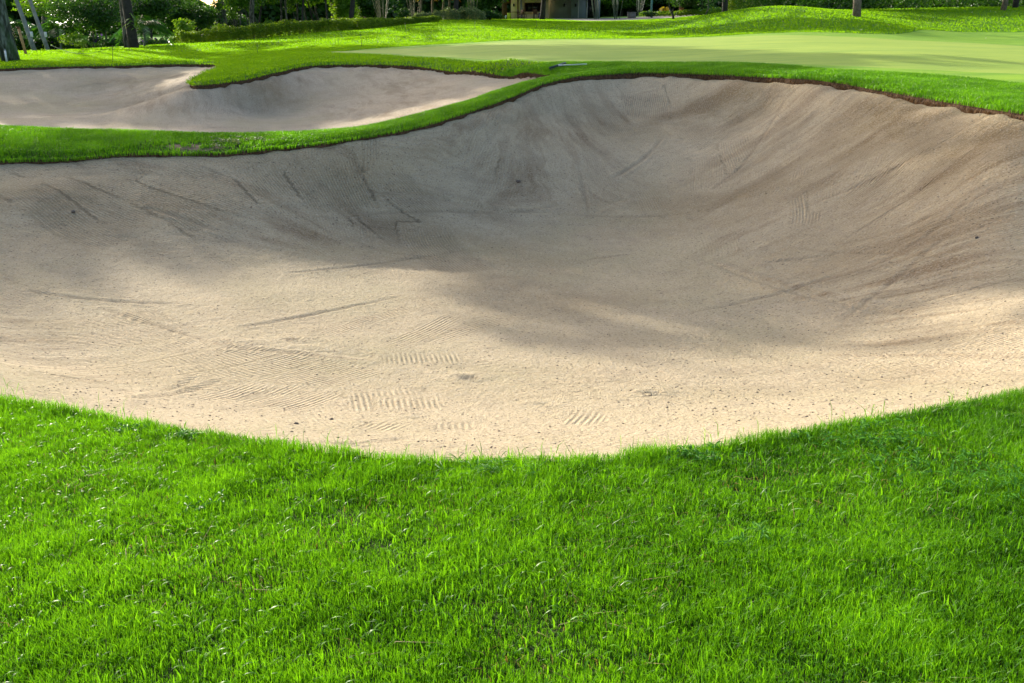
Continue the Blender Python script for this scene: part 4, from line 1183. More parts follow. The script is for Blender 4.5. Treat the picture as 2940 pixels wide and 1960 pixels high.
def copy_thing(root, loc, rz, label, group, sc=1.0):
    o = root.copy(); COL.objects.link(o)
    o.location = [float(v) for v in loc]; o.rotation_euler = (0, 0, rz); o.scale = (sc, sc, sc)
    for ch in root.children:
        c = ch.copy(); COL.objects.link(c); c.parent = o
        for g2 in ch.children:
            c2 = g2.copy(); COL.objects.link(c2); c2.parent = c
    return tag(o, label, root.get("category"), group)
THIN = [(752, 84, 0, "first from the left, straight and dark"), (800, 82, 1, "leaning left with a fork, before the second gap"), (833, 80, 1, "with pale bark leaning right, next to a fork"),
        (862, 83, 0, "dark and leaning, left of the pale one"), (868, 79, 2, "stout with a pale reddish foot"), (890, 86, 1, "thin one with a side branch"), (905, 84, 2, "forked low with bright bark"),
        (925, 85, 0, "straight one above the flowering grass"), (942, 83, 1, "close left neighbour of the twin stems"), (955, 84, 2, "twin stem standing upright"), (972, 86, 0, "last before the bushy green tree"),
        (690, 84, 0, "dark stem behind the crooked grey tree"), (735, 80, 2, "pale stem right of the crooked grey tree"), (660, 88, 0, "faint stem left of the crooked grey tree")]
protos = [thin_proto(3, M['bark'], M['leaf_mid']), thin_proto(4, M['bark'], M['leaf_light']), thin_proto(6, M['bark_dark'], M['leaf_mid'])]
used = [False] * 3
for i, (px, d, k, lb) in enumerate(THIN):
    b = gnd(px, d)
    label = "slender tree behind the hedge, " + lb
    if not used[k]:
        used[k] = True
        o = protos[k]; o.location = [float(v) for v in b]; tag(o, label, "tree", "slender trees behind the clipped hedge")
    else: o = copy_thing(protos[k], b, i * 1.7, label, "slender trees behind the clipped hedge", .85 + .3 * random.random()); o["category"] = "tree"

# bamboo / palm stem clumps
def clump(name, label, px, d, n, spread, mat, leaf, seed, h=7., group=None, low=2.6, nl=1600):
    rr = np.random.default_rng(seed)
    b = gnd(px, d)
    root = empty(name, b, label, "bamboo", group)
    m = MB(); tops = []
    for k in range(n):
        a = rr.uniform(0, 6.28); q = rr.random() ** .5
        b0 = np.array([math.cos(a) * .28 * q, math.sin(a) * .28 * q, -.1])
        t1 = np.array([math.cos(a) * spread * q, math.sin(a) * spread * q, h * rr.uniform(.8, 1)])
        pp = trunk_pts(b0, t1, .12, 9, rr)
        m = MB(); m.tube(pp, [.030, .030, .028, .02], 6, False, .02, k)
        m.build("cane", mat, root, True)
        tops.append(pp[4:])
    c = MB(); tp = np.concatenate(tops)
    pt = tp[rr.integers(0, len(tp), nl)] + rr.normal(size=(nl, 3)) * .35
    c.leaves(pt[pt[:, 2] > low], .38, .18, rr, .7)
    c.build("foliage", leaf, root, rnd=4)
    return root
for i, (lb, px, d, n, s, mt, lf) in enumerate([
    ("wide fan of pale bamboo stems behind the hedge, left of the ball shrub", 1100, 86, 13, 1.5, 'stem_yellow', 'leaf_mid'),
    ("looser bamboo clump right of the ball shaped shrub", 1190, 88, 9, 1.4, 'stem_yellow', 'leaf_mid'),
    ("bamboo clump with brown canes behind the variegated shrubs", 1355, 92, 12, 1.5, 'stem_yellow', 'leaf_dark'),
    ("blue-grey cane clump before the right end of the clubhouse", 1712, 100, 7, 1.3, 'stem', 'leaf_dark'),
    ("blue-grey cane clump just right of the clubhouse", 1770, 101, 9, 1.4, 'stem', 'leaf_mid'),
    ("thin cane clump behind the stone block by the path", 1832, 110, 8, 1.5, 'stem', 'leaf_mid'),
    ("orange brown palm stems between the plumeria and the dark hedge", 1950, 106, 7, 1.3, 'tan', 'leaf_mid')]):
    clump("bamboo_clump", lb, px, d, n, s, M[mt], M[lf], 300 + i, group="cane clumps behind the lawn")

# palms
def palm(label, px, d, h, r, nf, fl, mat, tmat, seed, lean=0., fmat=None, sign=False, group=None):
    rr = np.random.default_rng(seed)
    b = gnd(px, d)
    root = empty("palm_tree", b, label, "palm", group)
    m = MB()
    pp = trunk_pts(np.array([0, 0, -.2]), np.array([lean, 0, h]), .1, 10, rr)
    m.tube(pp, [r * 1.3, r, r * .9, r * .8], 10, True, .03, seed)
    m.build("trunk", tmat, root, True)
    c = MB()
    for k in range(nf):
        a = k * 2.4 + rr.uniform(-.3, .3); el = rr.uniform(.1, 1.2); L = fl * rr.uniform(.8, 1.1)
        t = np.linspace(0, 1, 9)
        hx = np.array([math.cos(a), math.sin(a), 0])
        ax = pp[-1] + hx * (t * L * math.cos(el))[:, None] + np.array([0, 0, 1]) * (t * L * math.sin(el) - t * t * L * .75)[:, None]
        c.tube(ax, [.022, .008], 4, False)
        sd_ = np.array([-hx[1], hx[0], 0])
        vs, q = [], []
        nn = 26
        for j in range(nn):
            u = .12 + .88 * j / nn
            p0 = np.array([np.interp(u, t, ax[:, i]) for i in range(3)])
            for s_ in (1, -1):
                ll = L * .26 * math.sin(math.pi * (.15 + .8 * u)) + .05
                tip = p0 + sd_ * s_ * ll + hx * ll * .5 - np.array([0, 0, ll * rr.uniform(.25, .7)])
                w_ = hx * .022
                i0 = len(vs)
                vs += [p0 - w_, p0 + w_, (p0 + tip) / 2 + w_ * 1.2 + np.array([0, 0, .03]), tip]
                q.append((i0, i0 + 1, i0 + 2, i0 + 3))
        c.add(vs, q)
    c.build("fronds", mat, root, rnd=104)
    if sign:
        s = MB(); s.box((.02, -r - .03, .95), (.16, .02, .30), bev=.004)
        s.build("sign_plate", M['white'], root)
    return root
palm("slim grey palm trunk with a small white plate, next to the mossy trunk", 90, 56, 9, .11, 12, 2.2, M['leaf_palm'], M['bark_pale'], 1, -2.1, sign=True)
palm("slim grey palm trunk with a small white plate, right of its twin", 130, 58, 9, .10, 12, 2.2, M['leaf_palm'], M['bark_pale'], 2, -1.9, sign=True)
for i, (px, d, h, lb) in enumerate([(120, 66, 1.3, "behind the two slim trunks"), (160, 64, 1.6, "right of the slim trunks"), (185, 70, 2.0, "taller and darker against the round tree"), (60, 70, 1.5, "left of the slim trunks"),
                                    (402, 55, 1.2, "with long bright leaves beside the paired trunks"), (25, 66, 1.8, "showing past the mossy trunk")]):
    palm("feathery clump palm " + lb, px, d, h, .06, 16, 1.9, M['leaf_palm'], M['stem'], 20 + i, .1, group="clump palms at the left")
for i, (px, lf, lb) in enumerate([(1212, 'leaf_yellow', "with yellow drooping fronds above the picket fence"), (1245, 'leaf_yellow', "with yellow fronds, right neighbour of the first"), (1272, 'leaf_orange', "with rusty brown fronds beside the thick blue-grey trunk"), (1290, 'leaf_palm', "with green fronds, nearest the thick trunk")]):
    palm("palm " + lb, px, 93 + i, 2.7, .12, 15, 1.6, M[lf], M['bark_brown'], 40 + i, .1, group="palms left of the clubhouse")
# fern hanging on the paired trunks
rf = empty("birds_nest_fern", gnd(392, 51.7) + np.array([0, -.1, 1.3]), "bright strap leaved fern growing on the dark trunk of the close pair", "fern")
m = MB(); rr = np.random.default_rng(5)
for k in range(34):
    a = rr.uniform(0, 6.28); L = rr.uniform(.4, .85); el = rr.uniform(-.2, 1.1)
    hx = np.array([math.cos(a), math.sin(a), 0]); sd_ = np.array([-hx[1], hx[0], 0]) * .045
    p0 = np.array([0, 0, rr.uniform(-.3, .25)])
    c1 = p0 + hx * L * .5 * math.cos(el) + np.array([0, 0, L * .5 * math.sin(el)]); c2 = p0 + hx * L + np.array([0, 0, L * math.sin(el) * .5 - L * .3])
    m.add([p0 - sd_ * .3, p0 + sd_ * .3, c1 + sd_, c1 - sd_, c2], [(0, 1, 2, 3)], [(3, 2, 4)])
m.build("fronds", M['leaf_light'], rf, rnd=5)

# hedges
def hedge(name, label, path, wdt, hts, mat, n, size, seed, cat="hedge", flow=None, lump=.12):
    """path: list of ground points; leaves fill a lumpy bank"""
    rr = np.random.default_rng(seed)
    path = np.array(path); L = np.r_[0, np.cumsum(np.linalg.norm(np.diff(path[:, :2], axis=0), axis=1))]
    c0 = path[len(path) // 2]
    root = empty(name, c0, label, cat)
    u = rr.random(n) * L[-1]
    x, y = np.interp(u, L, path[:, 0]), np.interp(u, L, path[:, 1])
    k = np.clip(np.searchsorted(L, u) - 1, 0, len(path) - 2)
    dr = path[k + 1, :2] - path[k, :2]; dr /= np.linalg.norm(dr, axis=1)[:, None]
    nr = np.c_[-dr[:, 1], dr[:, 0]]
    a = rr.uniform(0, math.pi, n)
    q = rr.random(n) ** .18
    H = np.interp(u, L, hts) * (1 + lump * 2 * (fbm(u, u * 0, 1.1, seed) - .5) + lump * (fbm(u, u * 0, 4, seed + 1) - .5))
    off = np.sign(np.cos(a)) * np.abs(np.cos(a)) ** .5 * q * wdt / 2
    zz = np.abs(np.sin(a)) ** .6 * q * H * (1 + lump * (vnoise(u, off, 3.5, seed) - .5))
    p = np.c_[x + nr[:, 0] * off, y + nr[:, 1] * off]
    g0 = Hg(p[:, 0], p[:, 1])
    m = MB(); m.leaves(np.c_[p, g0 + zz] - c0, size, .5, rr)
    m.build("foliage", mat, root, rnd=4)
    if flow:
        f = MB(); kk = rr.random(n) < flow[1]
        f.leaves((np.c_[p, g0 + zz * 1.04 + .04] - c0)[kk & (zz > H * .6)], flow[2], .8, rr)
        f.build("flowers", M[flow[0]], root, rnd=4)
    return root
hp = [hit(a, b, c, c + 14) + np.array([0, .8, 0]) for a, b, c in [(500, 126, 54), (600, 119, 54), (700, 112, 56), (800, 104, 58), (900, 94, 60), (1000, 88, 62), (1100, 78, 64), (1180, 68, 70), (1250, 62, 74)]]
hedge("clipped_hedge", "long low clipped hedge with yellow green top curving along the lawn", hp, 1.7, [.62, .85, .92, .90, .8, .75, .62, .5, .4], M['hedge'], 80000, .10, 1, lump=.28)
vp = [gnd(a, b) for a, b in [(1190, 87), (1260, 87), (1330, 86), (1385, 87)]]
hedge("variegated_shrubs", "silvery variegated shrub bank left of the clubhouse", vp, 1.6, [.55, .9, 1.0, .8], M['pale_shrub'], 6000, .16, 2, "shrubs", None, .35)
rp = [gnd(a, b) for a, b in [(2120, 78), (2250, 76), (2400, 71), (2550, 69), (2700, 71), (2850, 74), (3050, 76)]]
hedge("dense_hedge", "tall dark dense hedge along the top of the right hand slope", rp, 3.0, [2.4, 2.6, 2.9, 2.9, 3.0, 3.0, 3.0], M['hedge_dark'], 60000, .15, 3, "hedge", None, .2)
yp = [gnd(a, b) for a, b in [(2085, 96), (2130, 95), (2170, 93)]]
hedge("yellow_hedge", "bright yellow green hedge behind the shoulder of the mound", yp, 1.4, [1.7, 1.8, 1.9], M['hedge'], 5000, .16, 4)
lp_ = [gnd(a, b) for a, b in [(1838, 108), (1880, 107), (1950, 104), (2000, 103), (2060, 100)]]
hedge("border_planting", "low leafy green border along the far side of the path", lp_, 1.0, [.5, .5, .55, .6, .7], M['leaf_light'], 6000, .14, 5, "border plants", ('white_petal' if 'white_petal' in M else 'pale_shrub', .02, .12), .3)
up = [gnd(a, b) for a, b in [(-60, 66), (60, 66), (140, 68), (200, 68), (300, 68), (420, 70), (480, 74)]]
hedge("understorey_shrubs", "dark understorey shrubs below the trees at the left", up, 2.0, [1.2, 1.1, .9, .9, 1.0, .8, .7], M['leaf_dark'], 12000, .2, 6, "shrubs", ('purple', .02, .2), .5)
pf = plant("flower_bush", "small pink flowering bush behind the hedge", "flower bush", 1040, 78.5, 47, 34, M['pink'], 350, .10, 1, 'bark_dark', None, 91, .3, parts=("flowers", "stems"))
for i, (px, d, lb) in enumerate([(917, 74.5, "left tuft of pinkish flowering grass behind the hedge"), (968, 76, "right tuft of pinkish flowering grass behind the hedge")]):
    b = gnd(px, d); root = empty("ornamental_grass", b, lb, "ornamental grass", "flowering grass tufts")
    m = MB(); f = MB(); rr = np.random.default_rng(i)
    for k in range(160):
        p0 = np.array([rr.uniform(-.5, .5), rr.uniform(-.3, .3), 0]); p1 = p0 + np.array([rr.uniform(-.25, .25), rr.uniform(-.2, .2), rr.uniform(.7, 1.15)])
        w_ = np.array([.012, 0, 0]); m.add([p0 - w_, p0 + w_, p1], (), [(0, 1, 2)])
        if k % 4 == 0: f.leaves([p1], .09, .5, rr)
    m.build("blades", M['leaf_light'], root, rnd=3); f.build("plumes", M['pink'], root, rnd=4)

# far woods closing the view: one mass
rr = np.random.default_rng(9)
n = 150000
px = rr.uniform(-400, 3300, n); d = rr.uniform(122, 150, n)
u = (px - 1470) / FPX * d / 1.0576
top = 5.5 + 2.5 * fbm(px * .004, px * 0, 1, 61, 3)
gap = np.exp(-((px - 640) / 60) ** 2)
ztop = np.where(gap > .05, np.minimum(top, 2.7 + 2.4 * (1 - gap) + 1.1 * fbm(px * .03, px * 0, 1, 62)), top)
z = Hg(u, d) + rr.random(n) ** .9 * ztop * (.75 + .25 * vnoise(px, d, .02, 63))
k = (vnoise(u, z, .5, 64) > .06)
m = MB(); m.leaves(np.c_[u, d, z][k], .85, .7, rr)
o = m.build("far_woods", M['leaf_dark'], None, rnd=4)
tag(o, "dark far-off woodland behind the garden trees", "woodland", kind='stuff')

# ------------------------------------------------------------------ clubhouse
BD = 106.0
def bX(px): return float(P(px, 50, BD)[0])
bz = float(Hg(np.array(bX(1600)), np.array(BD)))
bh = empty("clubhouse", (bX(1600), BD, bz), "low cream and grey clubhouse with a brown roof behind the trees", "building")
ox = bX(1600)
def bbox(m, p0, p1, z0, z1, y0=0., y1=.25):
    x0, x1 = bX(p0) - ox, bX(p1) - ox
    m.box(((x0 + x1) / 2, (y0 + y1) / 2, (z0 + z1) / 2), (x1 - x0, y1 - y0, z1 - z0))
m = MB()
bbox(m, 1467, 1507, -.3, 3.2); bbox(m, 1507, 1552, -.3, .62); bbox(m, 1507, 1552, 1.58, 3.2); bbox(m, 1552, 1575, -.3, 3.2)
m.build("front_wall", M['wall'], bh)
m = MB(); bbox(m, 1575, 1640, -.3, 3.2, .4, .65); m.build("recessed_wall", M['wall2'], bh)
m = MB(); bbox(m, 1640, 1684, -.3, 3.2, .1, .35); bbox(m, 1708, 1722, -.3, 3.2, .1, .35); bbox(m, 1722, 1722.5, -.3, 3.2, .1, 5); m.build("side_wall", M['wall3'], bh)
m = MB(); bbox(m, 1507, 1552, .62, 1.58, .14, .20); w1 = m.build("window", M['darkglass'], bh)
m = MB(); bbox(m, 1504, 1556, .56, .66, -.25, .0); m.build("counter", M['wall'], bh)
m = MB(); bbox(m, 1506, 1509, .66, 1.6, -.03, .0); bbox(m, 1550, 1553, .66, 1.6, -.03, .0); bbox(m, 1509, 1550, 1.55, 1.6, -.03, 0); bbox(m, 1529, 1530.5, .66, 1.55, -.03, 0); m.build("window_frame", M['wood'], w1)
m = MB(); bbox(m, 1686, 1708, -.1, 2.1, .22, .28); dr_ = m.build("door", M['darkglass'], bh)
m = MB(); bbox(m, 1683.5, 1686, -.1, 2.2, .05, .3); bbox(m, 1659, 1661.5, -.1, 2.2, .02, .098); m.build("door_frame", M['white'], dr_)
m = MB(); bbox(m, 1441, 1456, -.3, 2.6, .0, .5); m.build("brick_pillar", M['wood'], bh)
m = MB(); bbox(m, 1434, 1467, 1.55, 1.85, -.05, .3); m.build("lintel", M['wood'], bh)
for a, w_, mt in ((1484.5, 4, 'wood'),):
    m = MB(); bbox(m, a, a + w_, -.3, 2.6, -1.6, -1.45); m.build("veranda_post", M[mt], bh)
m = MB(); m.tube([(bX(1498) - ox, -1.5, -.3), (bX(1494) - ox, -1.5, 2.6)], .11, 8); m.build("veranda_post", M['bark_pale'], bh)
m = MB()
x0, x1 = bX(1425) - ox, bX(1726) - ox
m.add([(x0, -2.6, 2.15), (x1, -2.6, 2.3), (x1, 3, 4.6), (x0, 3, 4.4), (x0, -2.6, 2.02), (x1, -2.6, 2.17), (x1, 3, 4.45), (x0, 3, 4.25)],
      [(0, 1, 2, 3), (7, 6, 5, 4), (0, 4, 5, 1), (1, 5, 6, 2), (2, 6, 7, 3), (3, 7, 4, 0)])
m.build("roof", M['roof'], bh)
for a in (1475, 1620, 1652):
    m = MB(); bbox(m, a - 2, a + 2, 1.2, 1.5, -.1, 0 if a < 1600 else .4); m.build("wall_lamp", M['darkglass'], bh)
# furniture on the terrace
def g_at(px, d): return gnd(px, d)
def table(px, d, label):
    root = empty("terrace_table", g_at(px, d), label, "table", "tables on the clubhouse terrace")
    m = MB(); m.box((0, 0, .72), (1.1, .7, .05), bev=.01); m.build("tabletop", M['wood'], root)
    for sx in (-.48, .48):
        for sy in (-.28, .28):
            l = MB(); l.box((sx, sy, .35), (.05, .05, .695)); l.build("leg", M['darkglass'], root)
def chair(px, d, rz, label):
    root = empty("terrace_chair", g_at(px, d), label, "chair", "chairs on the clubhouse terrace"); root.rotation_euler = (0, 0, rz)
    m = MB(); m.box((0, 0, .45), (.45, .45, .05), bev=.01); m.build("seat", M['wood'], root)
    m = MB(); m.box((0, .21, .72), (.45, .04, .45), bev=.01); m.build("backrest", M['wood'], root)
    for sx in (-.19, .19):
        for sy in (-.19, .19):
            l = MB(); l.box((sx, sy, .21), (.04, .04, .42)); l.build("leg", M['darkglass'], root)
table(1478, 103, "dark table left on the terrace, beside the lime yellow panel")
table(1520, 104.5, "dark table below the counter of the window")
chair(1492, 103, 1.2, "dark chair between the two terrace tables")
chair(1504, 103.5, 2.4, "dark chair left of the table below the counter")
chair(1538, 104, .3, "dark chair beside the leaning dark trunk")
bn = empty("notice_board", g_at(1461, 102.5), "lime yellow folding board standing left of the tables", "board")
m = MB(); m.box((0, .08, .33), (.36, .02, .66), rx=.18); m.build("front_panel", M['yellow'], bn)
m = MB(); m.box((0, .32, .33), (.36, .02, .66), rx=-.18); m.build("rear_panel", M['yellow'], bn)
sn = empty("small_sign", g_at(1452, 102), "little white sign leaning at the left of the lime yellow board", "sign")
m = MB(); m.box((0, 0, .26), (.14, .02, .32), ry=.25, bev=.004); m.build("plate", M['white'], sn)
m = MB(); m.box((0, .03, .12), (.03, .03, .24)); m.build("stake", M['stake'], sn)
tw = empty("hanging_cloth", g_at(1549, 104.6) + np.array([0, 0, .1]), "blue cloth hanging below the end of the counter", "cloth")
m = MB()
xs = np.linspace(-.12, .12, 9)
vs = [(x_, .02 * math.sin(x_ * 60) + (.01 if s_ else 0), z_) for s_ in (0, 1) for z_ in (0, .25, .5) for x_ in xs]
m.add(vs, [(k * 27 + r_ * 9 + c_, k * 27 + r_ * 9 + c_ + 1, k * 27 + (r_ + 1) * 9 + c_ + 1, k * 27 + (r_ + 1) * 9 + c_) for k in (0, 1) for r_ in (0, 1) for c_ in range(8)])
m.build("cloth", M['tarp'], tw)
# picket fence
fb = gnd(1218, 100)
fn = empty("picket_fence", fb, "low pale picket fence behind the yellow palms", "fence")
m = MB()
for k in range(14): m.box((-.85 + k * .13, 0, .38), (.06, .03, .76 + .0), bev=.006)
m.build("pickets", M['white'], fn)
m = MB(); m.box((0, .03, .22), (1.9, .025, .06)); m.box((0, .03, .58), (1.9, .025, .06)); m.build("rails", M['white'], fn)
# lamp pole
lpz = empty("lamp_pole", gnd(1868, 105), "teal painted lamp pole beyond the path", "lamp post")
m = MB(); m.tube([(0, 0, 0), (0, 0, 4.6)], [.11, .075], 10); m.build("pole", M['teal'], lpz, True)
m = MB(); m.tube([(0, 0, 0), (0, 0, .3)], [.17, .14], 10); m.build("base", M['teal'], lpz, True)
m = MB(); m.blob((0, 0, 4.8), (.22, .22, .25), 1, 12, 8, 0); m.build("lantern", M['white'], lpz, True)
# stone block by the path
sb_ = empty("stone_block", gnd(1812, 104), "squat grey stone block beside the path", "stone block")
m = MB(); m.box((0, 0, .26), (.85, .6, .55), bev=.04); m.build("block", M['concrete'], sb_)
m = MB(); m.box((0, 0, .57), (.95, .7, .07), bev=.015); m.build("cap", M['concrete'], sb_)
# plumeria
pb = hit(1934, 56, 74, 98)
pr = empty("plumeria_tree", pb, "small bare plumeria with forked crooked trunk on the sunlit patch", "tree")
m = MB(); s_ = pb[1] / 2763
def q_(dx, dy): return np.array([dx * s_, 0, -dy * s_])
m.tube([q_(0, 4), q_(-2, -10), q_(-7, -20), q_(-14, -32), q_(-16, -45), q_(-10, -62)], [.11, .09, .075, .05, .035], 8, True, .08, 2)
m.tube([q_(-5, -17), q_(-3, -26), q_(2, -38), q_(3, -55)], [.05, .035, .02], 6, True, .05, 3)
m.tube([q_(-15, -40), q_(-22, -50), q_(-24, -66)], [.04, .025], 6, True, .05, 4)
m.build("trunk", M['bark_dark'], pr, True)
c_ = MB(); rr = np.random.default_rng(3)
for cc in ((-10, -64), (3, -58), (-24, -68), (-13, -52)): c_.leaves(q_(*cc) + rr.normal(size=(26, 3)) * .18, .32, .3, rr)
c_.build("crown", M['leaf_mid'], pr, rnd=4)
tb = hit(2028, 38, 60, 90)
tr_ = empty("crooked_sapling", tb, "thin crooked pale sapling on the shoulder of the mound", "tree")
m = MB(); s_ = tb[1] / 2763
m.tube([q_(-2, 3), q_(0, -8), q_(6, -20), q_(2, -32), q_(7, -52)], [.05, .04, .03], 7, True, .08, 2); m.build("trunk", M['bark'], tr_, True)
c_ = MB(); c_.leaves(q_(6, -52) + rr.normal(size=(300, 3)) * .45, .2, .5, rr); c_.build("crown", M['leaf_dark'], tr_, rnd=4)
# tan post at the left trunk
tp_ = empty("wooden_post", gnd(63, 48), "tan wooden prop leaning behind the mossy trunk", "post")
m = MB(); m.tube([(0, 0, -.1), (-.22, .1, 1.25)], [.07, .06], 10, True, .03); m.build("post", M['tan'], tp_, True)
m = MB(); m.tube([(-.225, .1, 1.25), (-.235, .105, 1.33)], [.085, .08], 10); m.build("cap", M['wood'], tp_, True)
mk_ = empty("marker_post", gnd(3, 42.0), "short white marker post at the foot of the mossy trunk", "marker")
m = MB(); m.tube([(0, 0, 0), (0, 0, .5)], [.04, .04], 10); m.build("post", M['white'], mk_, True)
m = MB(); m.tube([(0, 0, .5), (0, 0, .56)], [.045, .03], 10); m.build("cap", M['bark_pale'], mk_, True)

# ------------------------------------------------------------------ rope stakes
STK = [(323, 181, 37, 134, "in front of the far left bank", 36), (741, 155, 40, 129, "leaning left beyond the grass spur", 39), (1039, 136, 41, 96, "leaning left at the tip of the green", 40),
       (1167, 99, 50, 65, "on the sunlit rough above the green", 48), (1363, 86, 56, 60, "at the edge of the shade above the green", 54), (1540, 81, 58, 60, "in the shade below the clubhouse", 56), (2357, 79, 47, 31, "on the big mound left of the brown trunk", 46)]
for i, (px, py, d, yt, lb, d0) in enumerate(STK):
    b = hit(px, py, d0, d + 14)
    t_ = P(px + (0 if i in (0,) else -4 if i in (1, 2, 3) else 1 if i < 6 else 4), yt, b[1])
    root = empty("rope_stake", b, "thin dark metal stake " + lb, "stake", "rope stakes round the green")
    m = MB(); m.tube([(0, 0, -.1), tuple(t_ - b)], [.011, .010], 6); m.build("rod", M['stake'], root)
    m = MB(); e_ = t_ - b
    th = np.linspace(-.5, 4.0, 9)
    m.tube([(e_[0] + .028 * math.cos(a), e_[1], e_[2] + .028 + .028 * math.sin(a)) for a in th], .007, 5); m.build("hook", M['stake'], root)
    if i == 0: s0 = t_
ra = hit(150, 160, 40, 60) + np.array([0, 0, .5])
t = np.linspace(0, 1, 25)[:, None]
rp_ = s0 * (1 - t) + ra * t - np.array([0, 0, .32]) * (4 * t * (1 - t))
m = MB(); m.tube(rp_, .008, 5)
tag(m.build("boundary_rope", M['rope'], None, True), "thin sagging green rope tied to the leftmost stake", "rope")

# ------------------------------------------------------------------ bunker rake on the bank
a, b = hit(1577, 206, 20, 30), hit(1622, 191, 20, 32)
rk0 = hit(1601, 198, 20, 32)
rk1 = hit(1685, 193, 20, 32)
hd = b - a; hd = hd / np.linalg.norm(hd) * .36
root = empty("bunker_rake", rk0, "dark green bunker rake with pale handle lying on the bank above the bunker", "rake")
m = MB(); z_ = np.array([0, 0, .085])
hl = np.array([(b - a)[0], (b - a)[1], (b - a)[2]]) * .5
m.tube([-hl + z_, hl + z_], .026, 8)
m.build("head", M['green_plastic'], root, True)
m = MB()
for k in range(17):
    c_ = -hl + (hl * 2) * (k + .5) / 17 + z_
    m.tube([c_, c_ + np.array([-.01, -.02, -.075])], [.012, .006], 5)
m.build("tines", M['green_plastic'], root)
m = MB(); hv = rk1 - rk0
m.tube([z_ + hv * .0, hv * .5 + z_ * .9, hv + z_ * .9], [.016, .014, .014], 8); m.build("handle", M['handle'], root, True)
m = MB(); m.tube([z_ - hv * .01, z_ + hv * .14], [.024, .02], 8); m.build("socket", M['white'], root, True)

# ------------------------------------------------------------------ fallen leaves on the far slopes
LV = [(2625, 71), (2640, 58), (2680, 52), (2702, 69), (2746, 48), (2762, 66), (2781, 59), (2790, 37), (2843, 34), (2858, 37), (2863, 67), (2877, 50), (2897, 61), (2899, 30), (2830, 112), (2818, 88), (2665, 69), (2735, 90),
      (2925, 86), (2931, 75), (2552, 74), (2344, 72), (2320, 78), (2412, 64), (2472, 88), (2098, 85), (2132, 53), (2248, 64), (1949, 100), (2082, 92), (1357, 62), (1389, 58), (1370, 57), (1420, 60), (1305, 71), (853, 138)]
rr = np.random.default_rng(12)
for i, (px, py) in enumerate(LV):
    b = hit(px, py, 42, 90) + np.array([0, 0, .05])
    L = .035 + .035 * rr.random(); a = rr.uniform(0, 6.28); tl = rr.uniform(.2, .8)
    dx = np.array([math.cos(a), math.sin(a), .2]) * L; sd_ = np.array([-math.sin(a) * math.cos(tl), math.cos(a) * math.cos(tl), math.sin(tl)]) * L * .4
    vs = [-dx, -dx * .3 + sd_, dx * .4 + sd_ * .8, dx, dx * .4 - sd_ * .8, -dx * .3 - sd_, np.array([0, 0, .02]), dx * .5 + np.array([0, 0, .03])]
    m = MB(); m.add(vs, [(0, 1, 6, 5), (1, 2, 7, 6), (6, 7, 4, 5)], [(2, 3, 7), (7, 3, 4)])
    o = m.build("fallen_leaf", M['deadleaf'], None, False, None, 8)
    o.location = b
    where = "on the far right slope" if px > 2560 else "on the shaded big mound" if px > 1800 else "on the lawn before the clubhouse" if px > 1280 else "on the sunlit rough left of the green"
    tag(o, "small pale dry leaf lying " + where, "leaf", "fallen leaves " + where)

# stones in the sand
for i, (px, py, d, r_, lb) in enumerate([(852, 1238, 5.0, .011, "small brown stone near the grass at the lower left of the sand"), (951, 1196, 5.3, .010, "small dark stone, farther of the two at the lower left of the sand"), (213, 624, 11.6, .025, "dark clod lying on the shaded left slope of the bunker"),
                                         (1488, 478, 15.1, .03, "small dark clod on the middle of the shaded slope"), (2800, 706, 9.4, .018, "dark flake of bark on the right side of the sand"), (2527, 1118, 6.2, .008, "lone dark pebble on the bright sand at the right")]):
    p = P(px, py, d); p[2] = float(Hs(np.array(p[0]), np.array(p[1]), 'A')) + r_ * .3
    m = MB(); m.blob((0, 0, 0), (r_ * 1.4, r_, r_ * .8), i, 12, 8, .18)
    o = m.build("stone", M['stone'], None, True); o.location = p; o.rotation_euler = (0, 0, i)
    tag(o, lb, "stone")

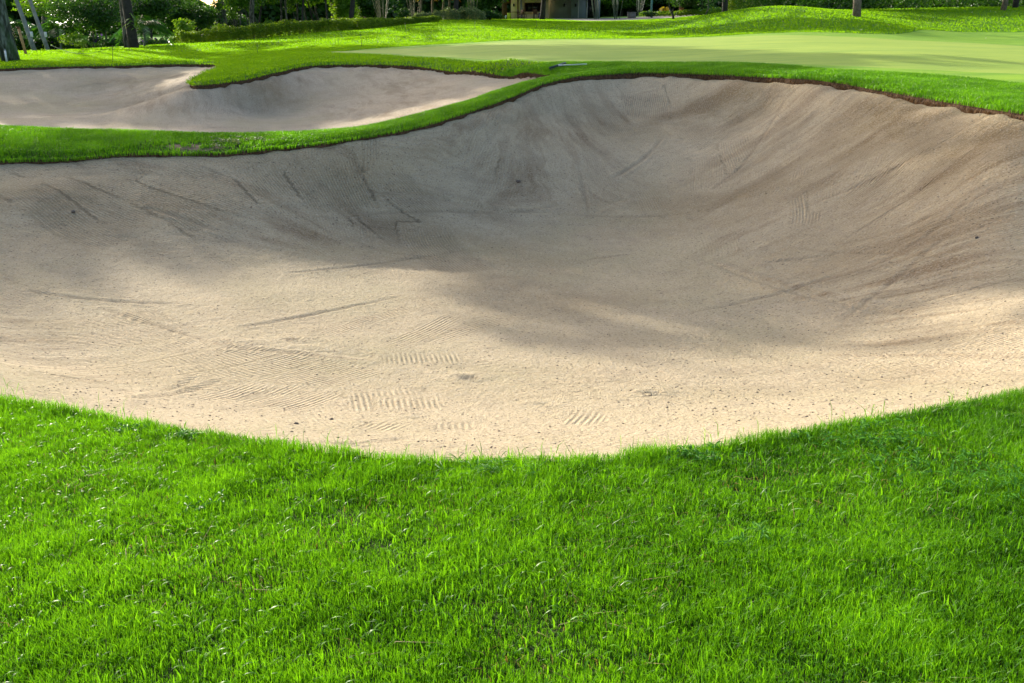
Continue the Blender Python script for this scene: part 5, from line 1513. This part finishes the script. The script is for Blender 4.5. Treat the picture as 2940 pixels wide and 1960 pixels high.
# ------------------------------------------------------------------ weeds in the near lawn
def weed(label, px, py, n, spread, L, W, mat, seed, d=None):
    rr = np.random.default_rng(seed)
    b = hit(px, py, 1.5, 6) if d is None else hit(px, py, d, d + 8)
    while d is None and bool(inpoly(np.array(b[0]), np.array(b[1] + .03), loopA[::2])):
        py += 6; b = hit(px, py, 1.5, 6)
    root = empty("weed_clump", b, label, "weed", "broad leaved weeds in the grass")
    m = MB(); s = MB()
    for k in range(n):
        c = np.array([rr.normal() * spread, rr.normal() * spread * .55, .0])
        wx, wy = np.array(b[0] + c[0]), np.array(b[1] + c[1])
        if b[1] < 8 and bool(inpoly(wx, wy, loopA[::2])): continue
        c[2] = float(Hg(wx, wy)) - b[2]
        st = c + np.array([rr.normal() * .01, rr.normal() * .01, rr.uniform(.02, .045)])
        m.add([c - np.array([.001, 0, 0]), c + np.array([.001, 0, 0]), c + np.array([0, .001, 0]), st, st, st, st, st], (), [(0, 1, 3), (1, 2, 3), (2, 0, 3)])
        for j in range(4):
            a = rr.uniform(0, 6.28); l = L * rr.uniform(.6, 1.2); w_ = W * rr.uniform(.7, 1.2)
            hx = np.array([math.cos(a), math.sin(a), 0]); sd_ = np.array([-hx[1], hx[0], 0])
            el = rr.uniform(0, .8)
            q1 = st + hx * l * .35 + np.array([0, 0, l * .35 * math.sin(el)]); q2 = st + hx * l * .72 + np.array([0, 0, l * .5 * math.sin(el)]); q3 = st + hx * l + np.array([0, 0, l * (.45 * math.sin(el) - .25)])
            up_ = np.array([0, 0, w_ * .25])
            m.add([st, q1 - sd_ * w_ / 2 + up_, q1 - up_ * .3, q1 + sd_ * w_ / 2 + up_, q2 - sd_ * w_ * .4 + up_, q2 - up_ * .3, q2 + sd_ * w_ * .4 + up_, q3],
                  [(1, 4, 5, 2), (2, 5, 6, 3)], [(0, 1, 2), (0, 2, 3), (4, 7, 5), (5, 7, 6)])
    m.build("leaves", mat, root, rnd=8)
WD = [("dense patch of glossy weeds in the grass at the upper right of the near lawn", 2480, 1290, 60, .17, .045, .010), ("loose weeds spreading right of the dense patch", 2640, 1345, 34, .17, .05, .008),
      ("low weeds at the sand's edge right of the middle", 2020, 1318, 40, .10, .04, .009), ("small leafy weed on the sand's edge, farther left of the two there", 400, 1222, 18, .05, .035, .009),
      ("small leafy weed on the sand's edge, right of the first", 540, 1243, 11, .035, .035, .008), ("coarse dark tussock at the right edge of the near lawn", 2890, 1400, 50, .15, .075, .005),
      ("tangled coarse grass tuft at the sand's edge near the middle", 1400, 1362, 26, .10, .07, .005), ("small weeds low in the left of the near lawn", 570, 1480, 12, .06, .035, .008), ("few broad leaves at the lower right of the near lawn", 2180, 1615, 9, .08, .05, .008)]
for i, (lb, px, py, n, sp_, L, W) in enumerate(WD): weed(lb, px, py, n, sp_, L, W, M['weed'], 500 + i)
weed("yellowish weeds growing on the grass ridge beside the bare patch", 690, 410, 26, .28, .13, .02, M['pale_shrub'], 520, 12.5)
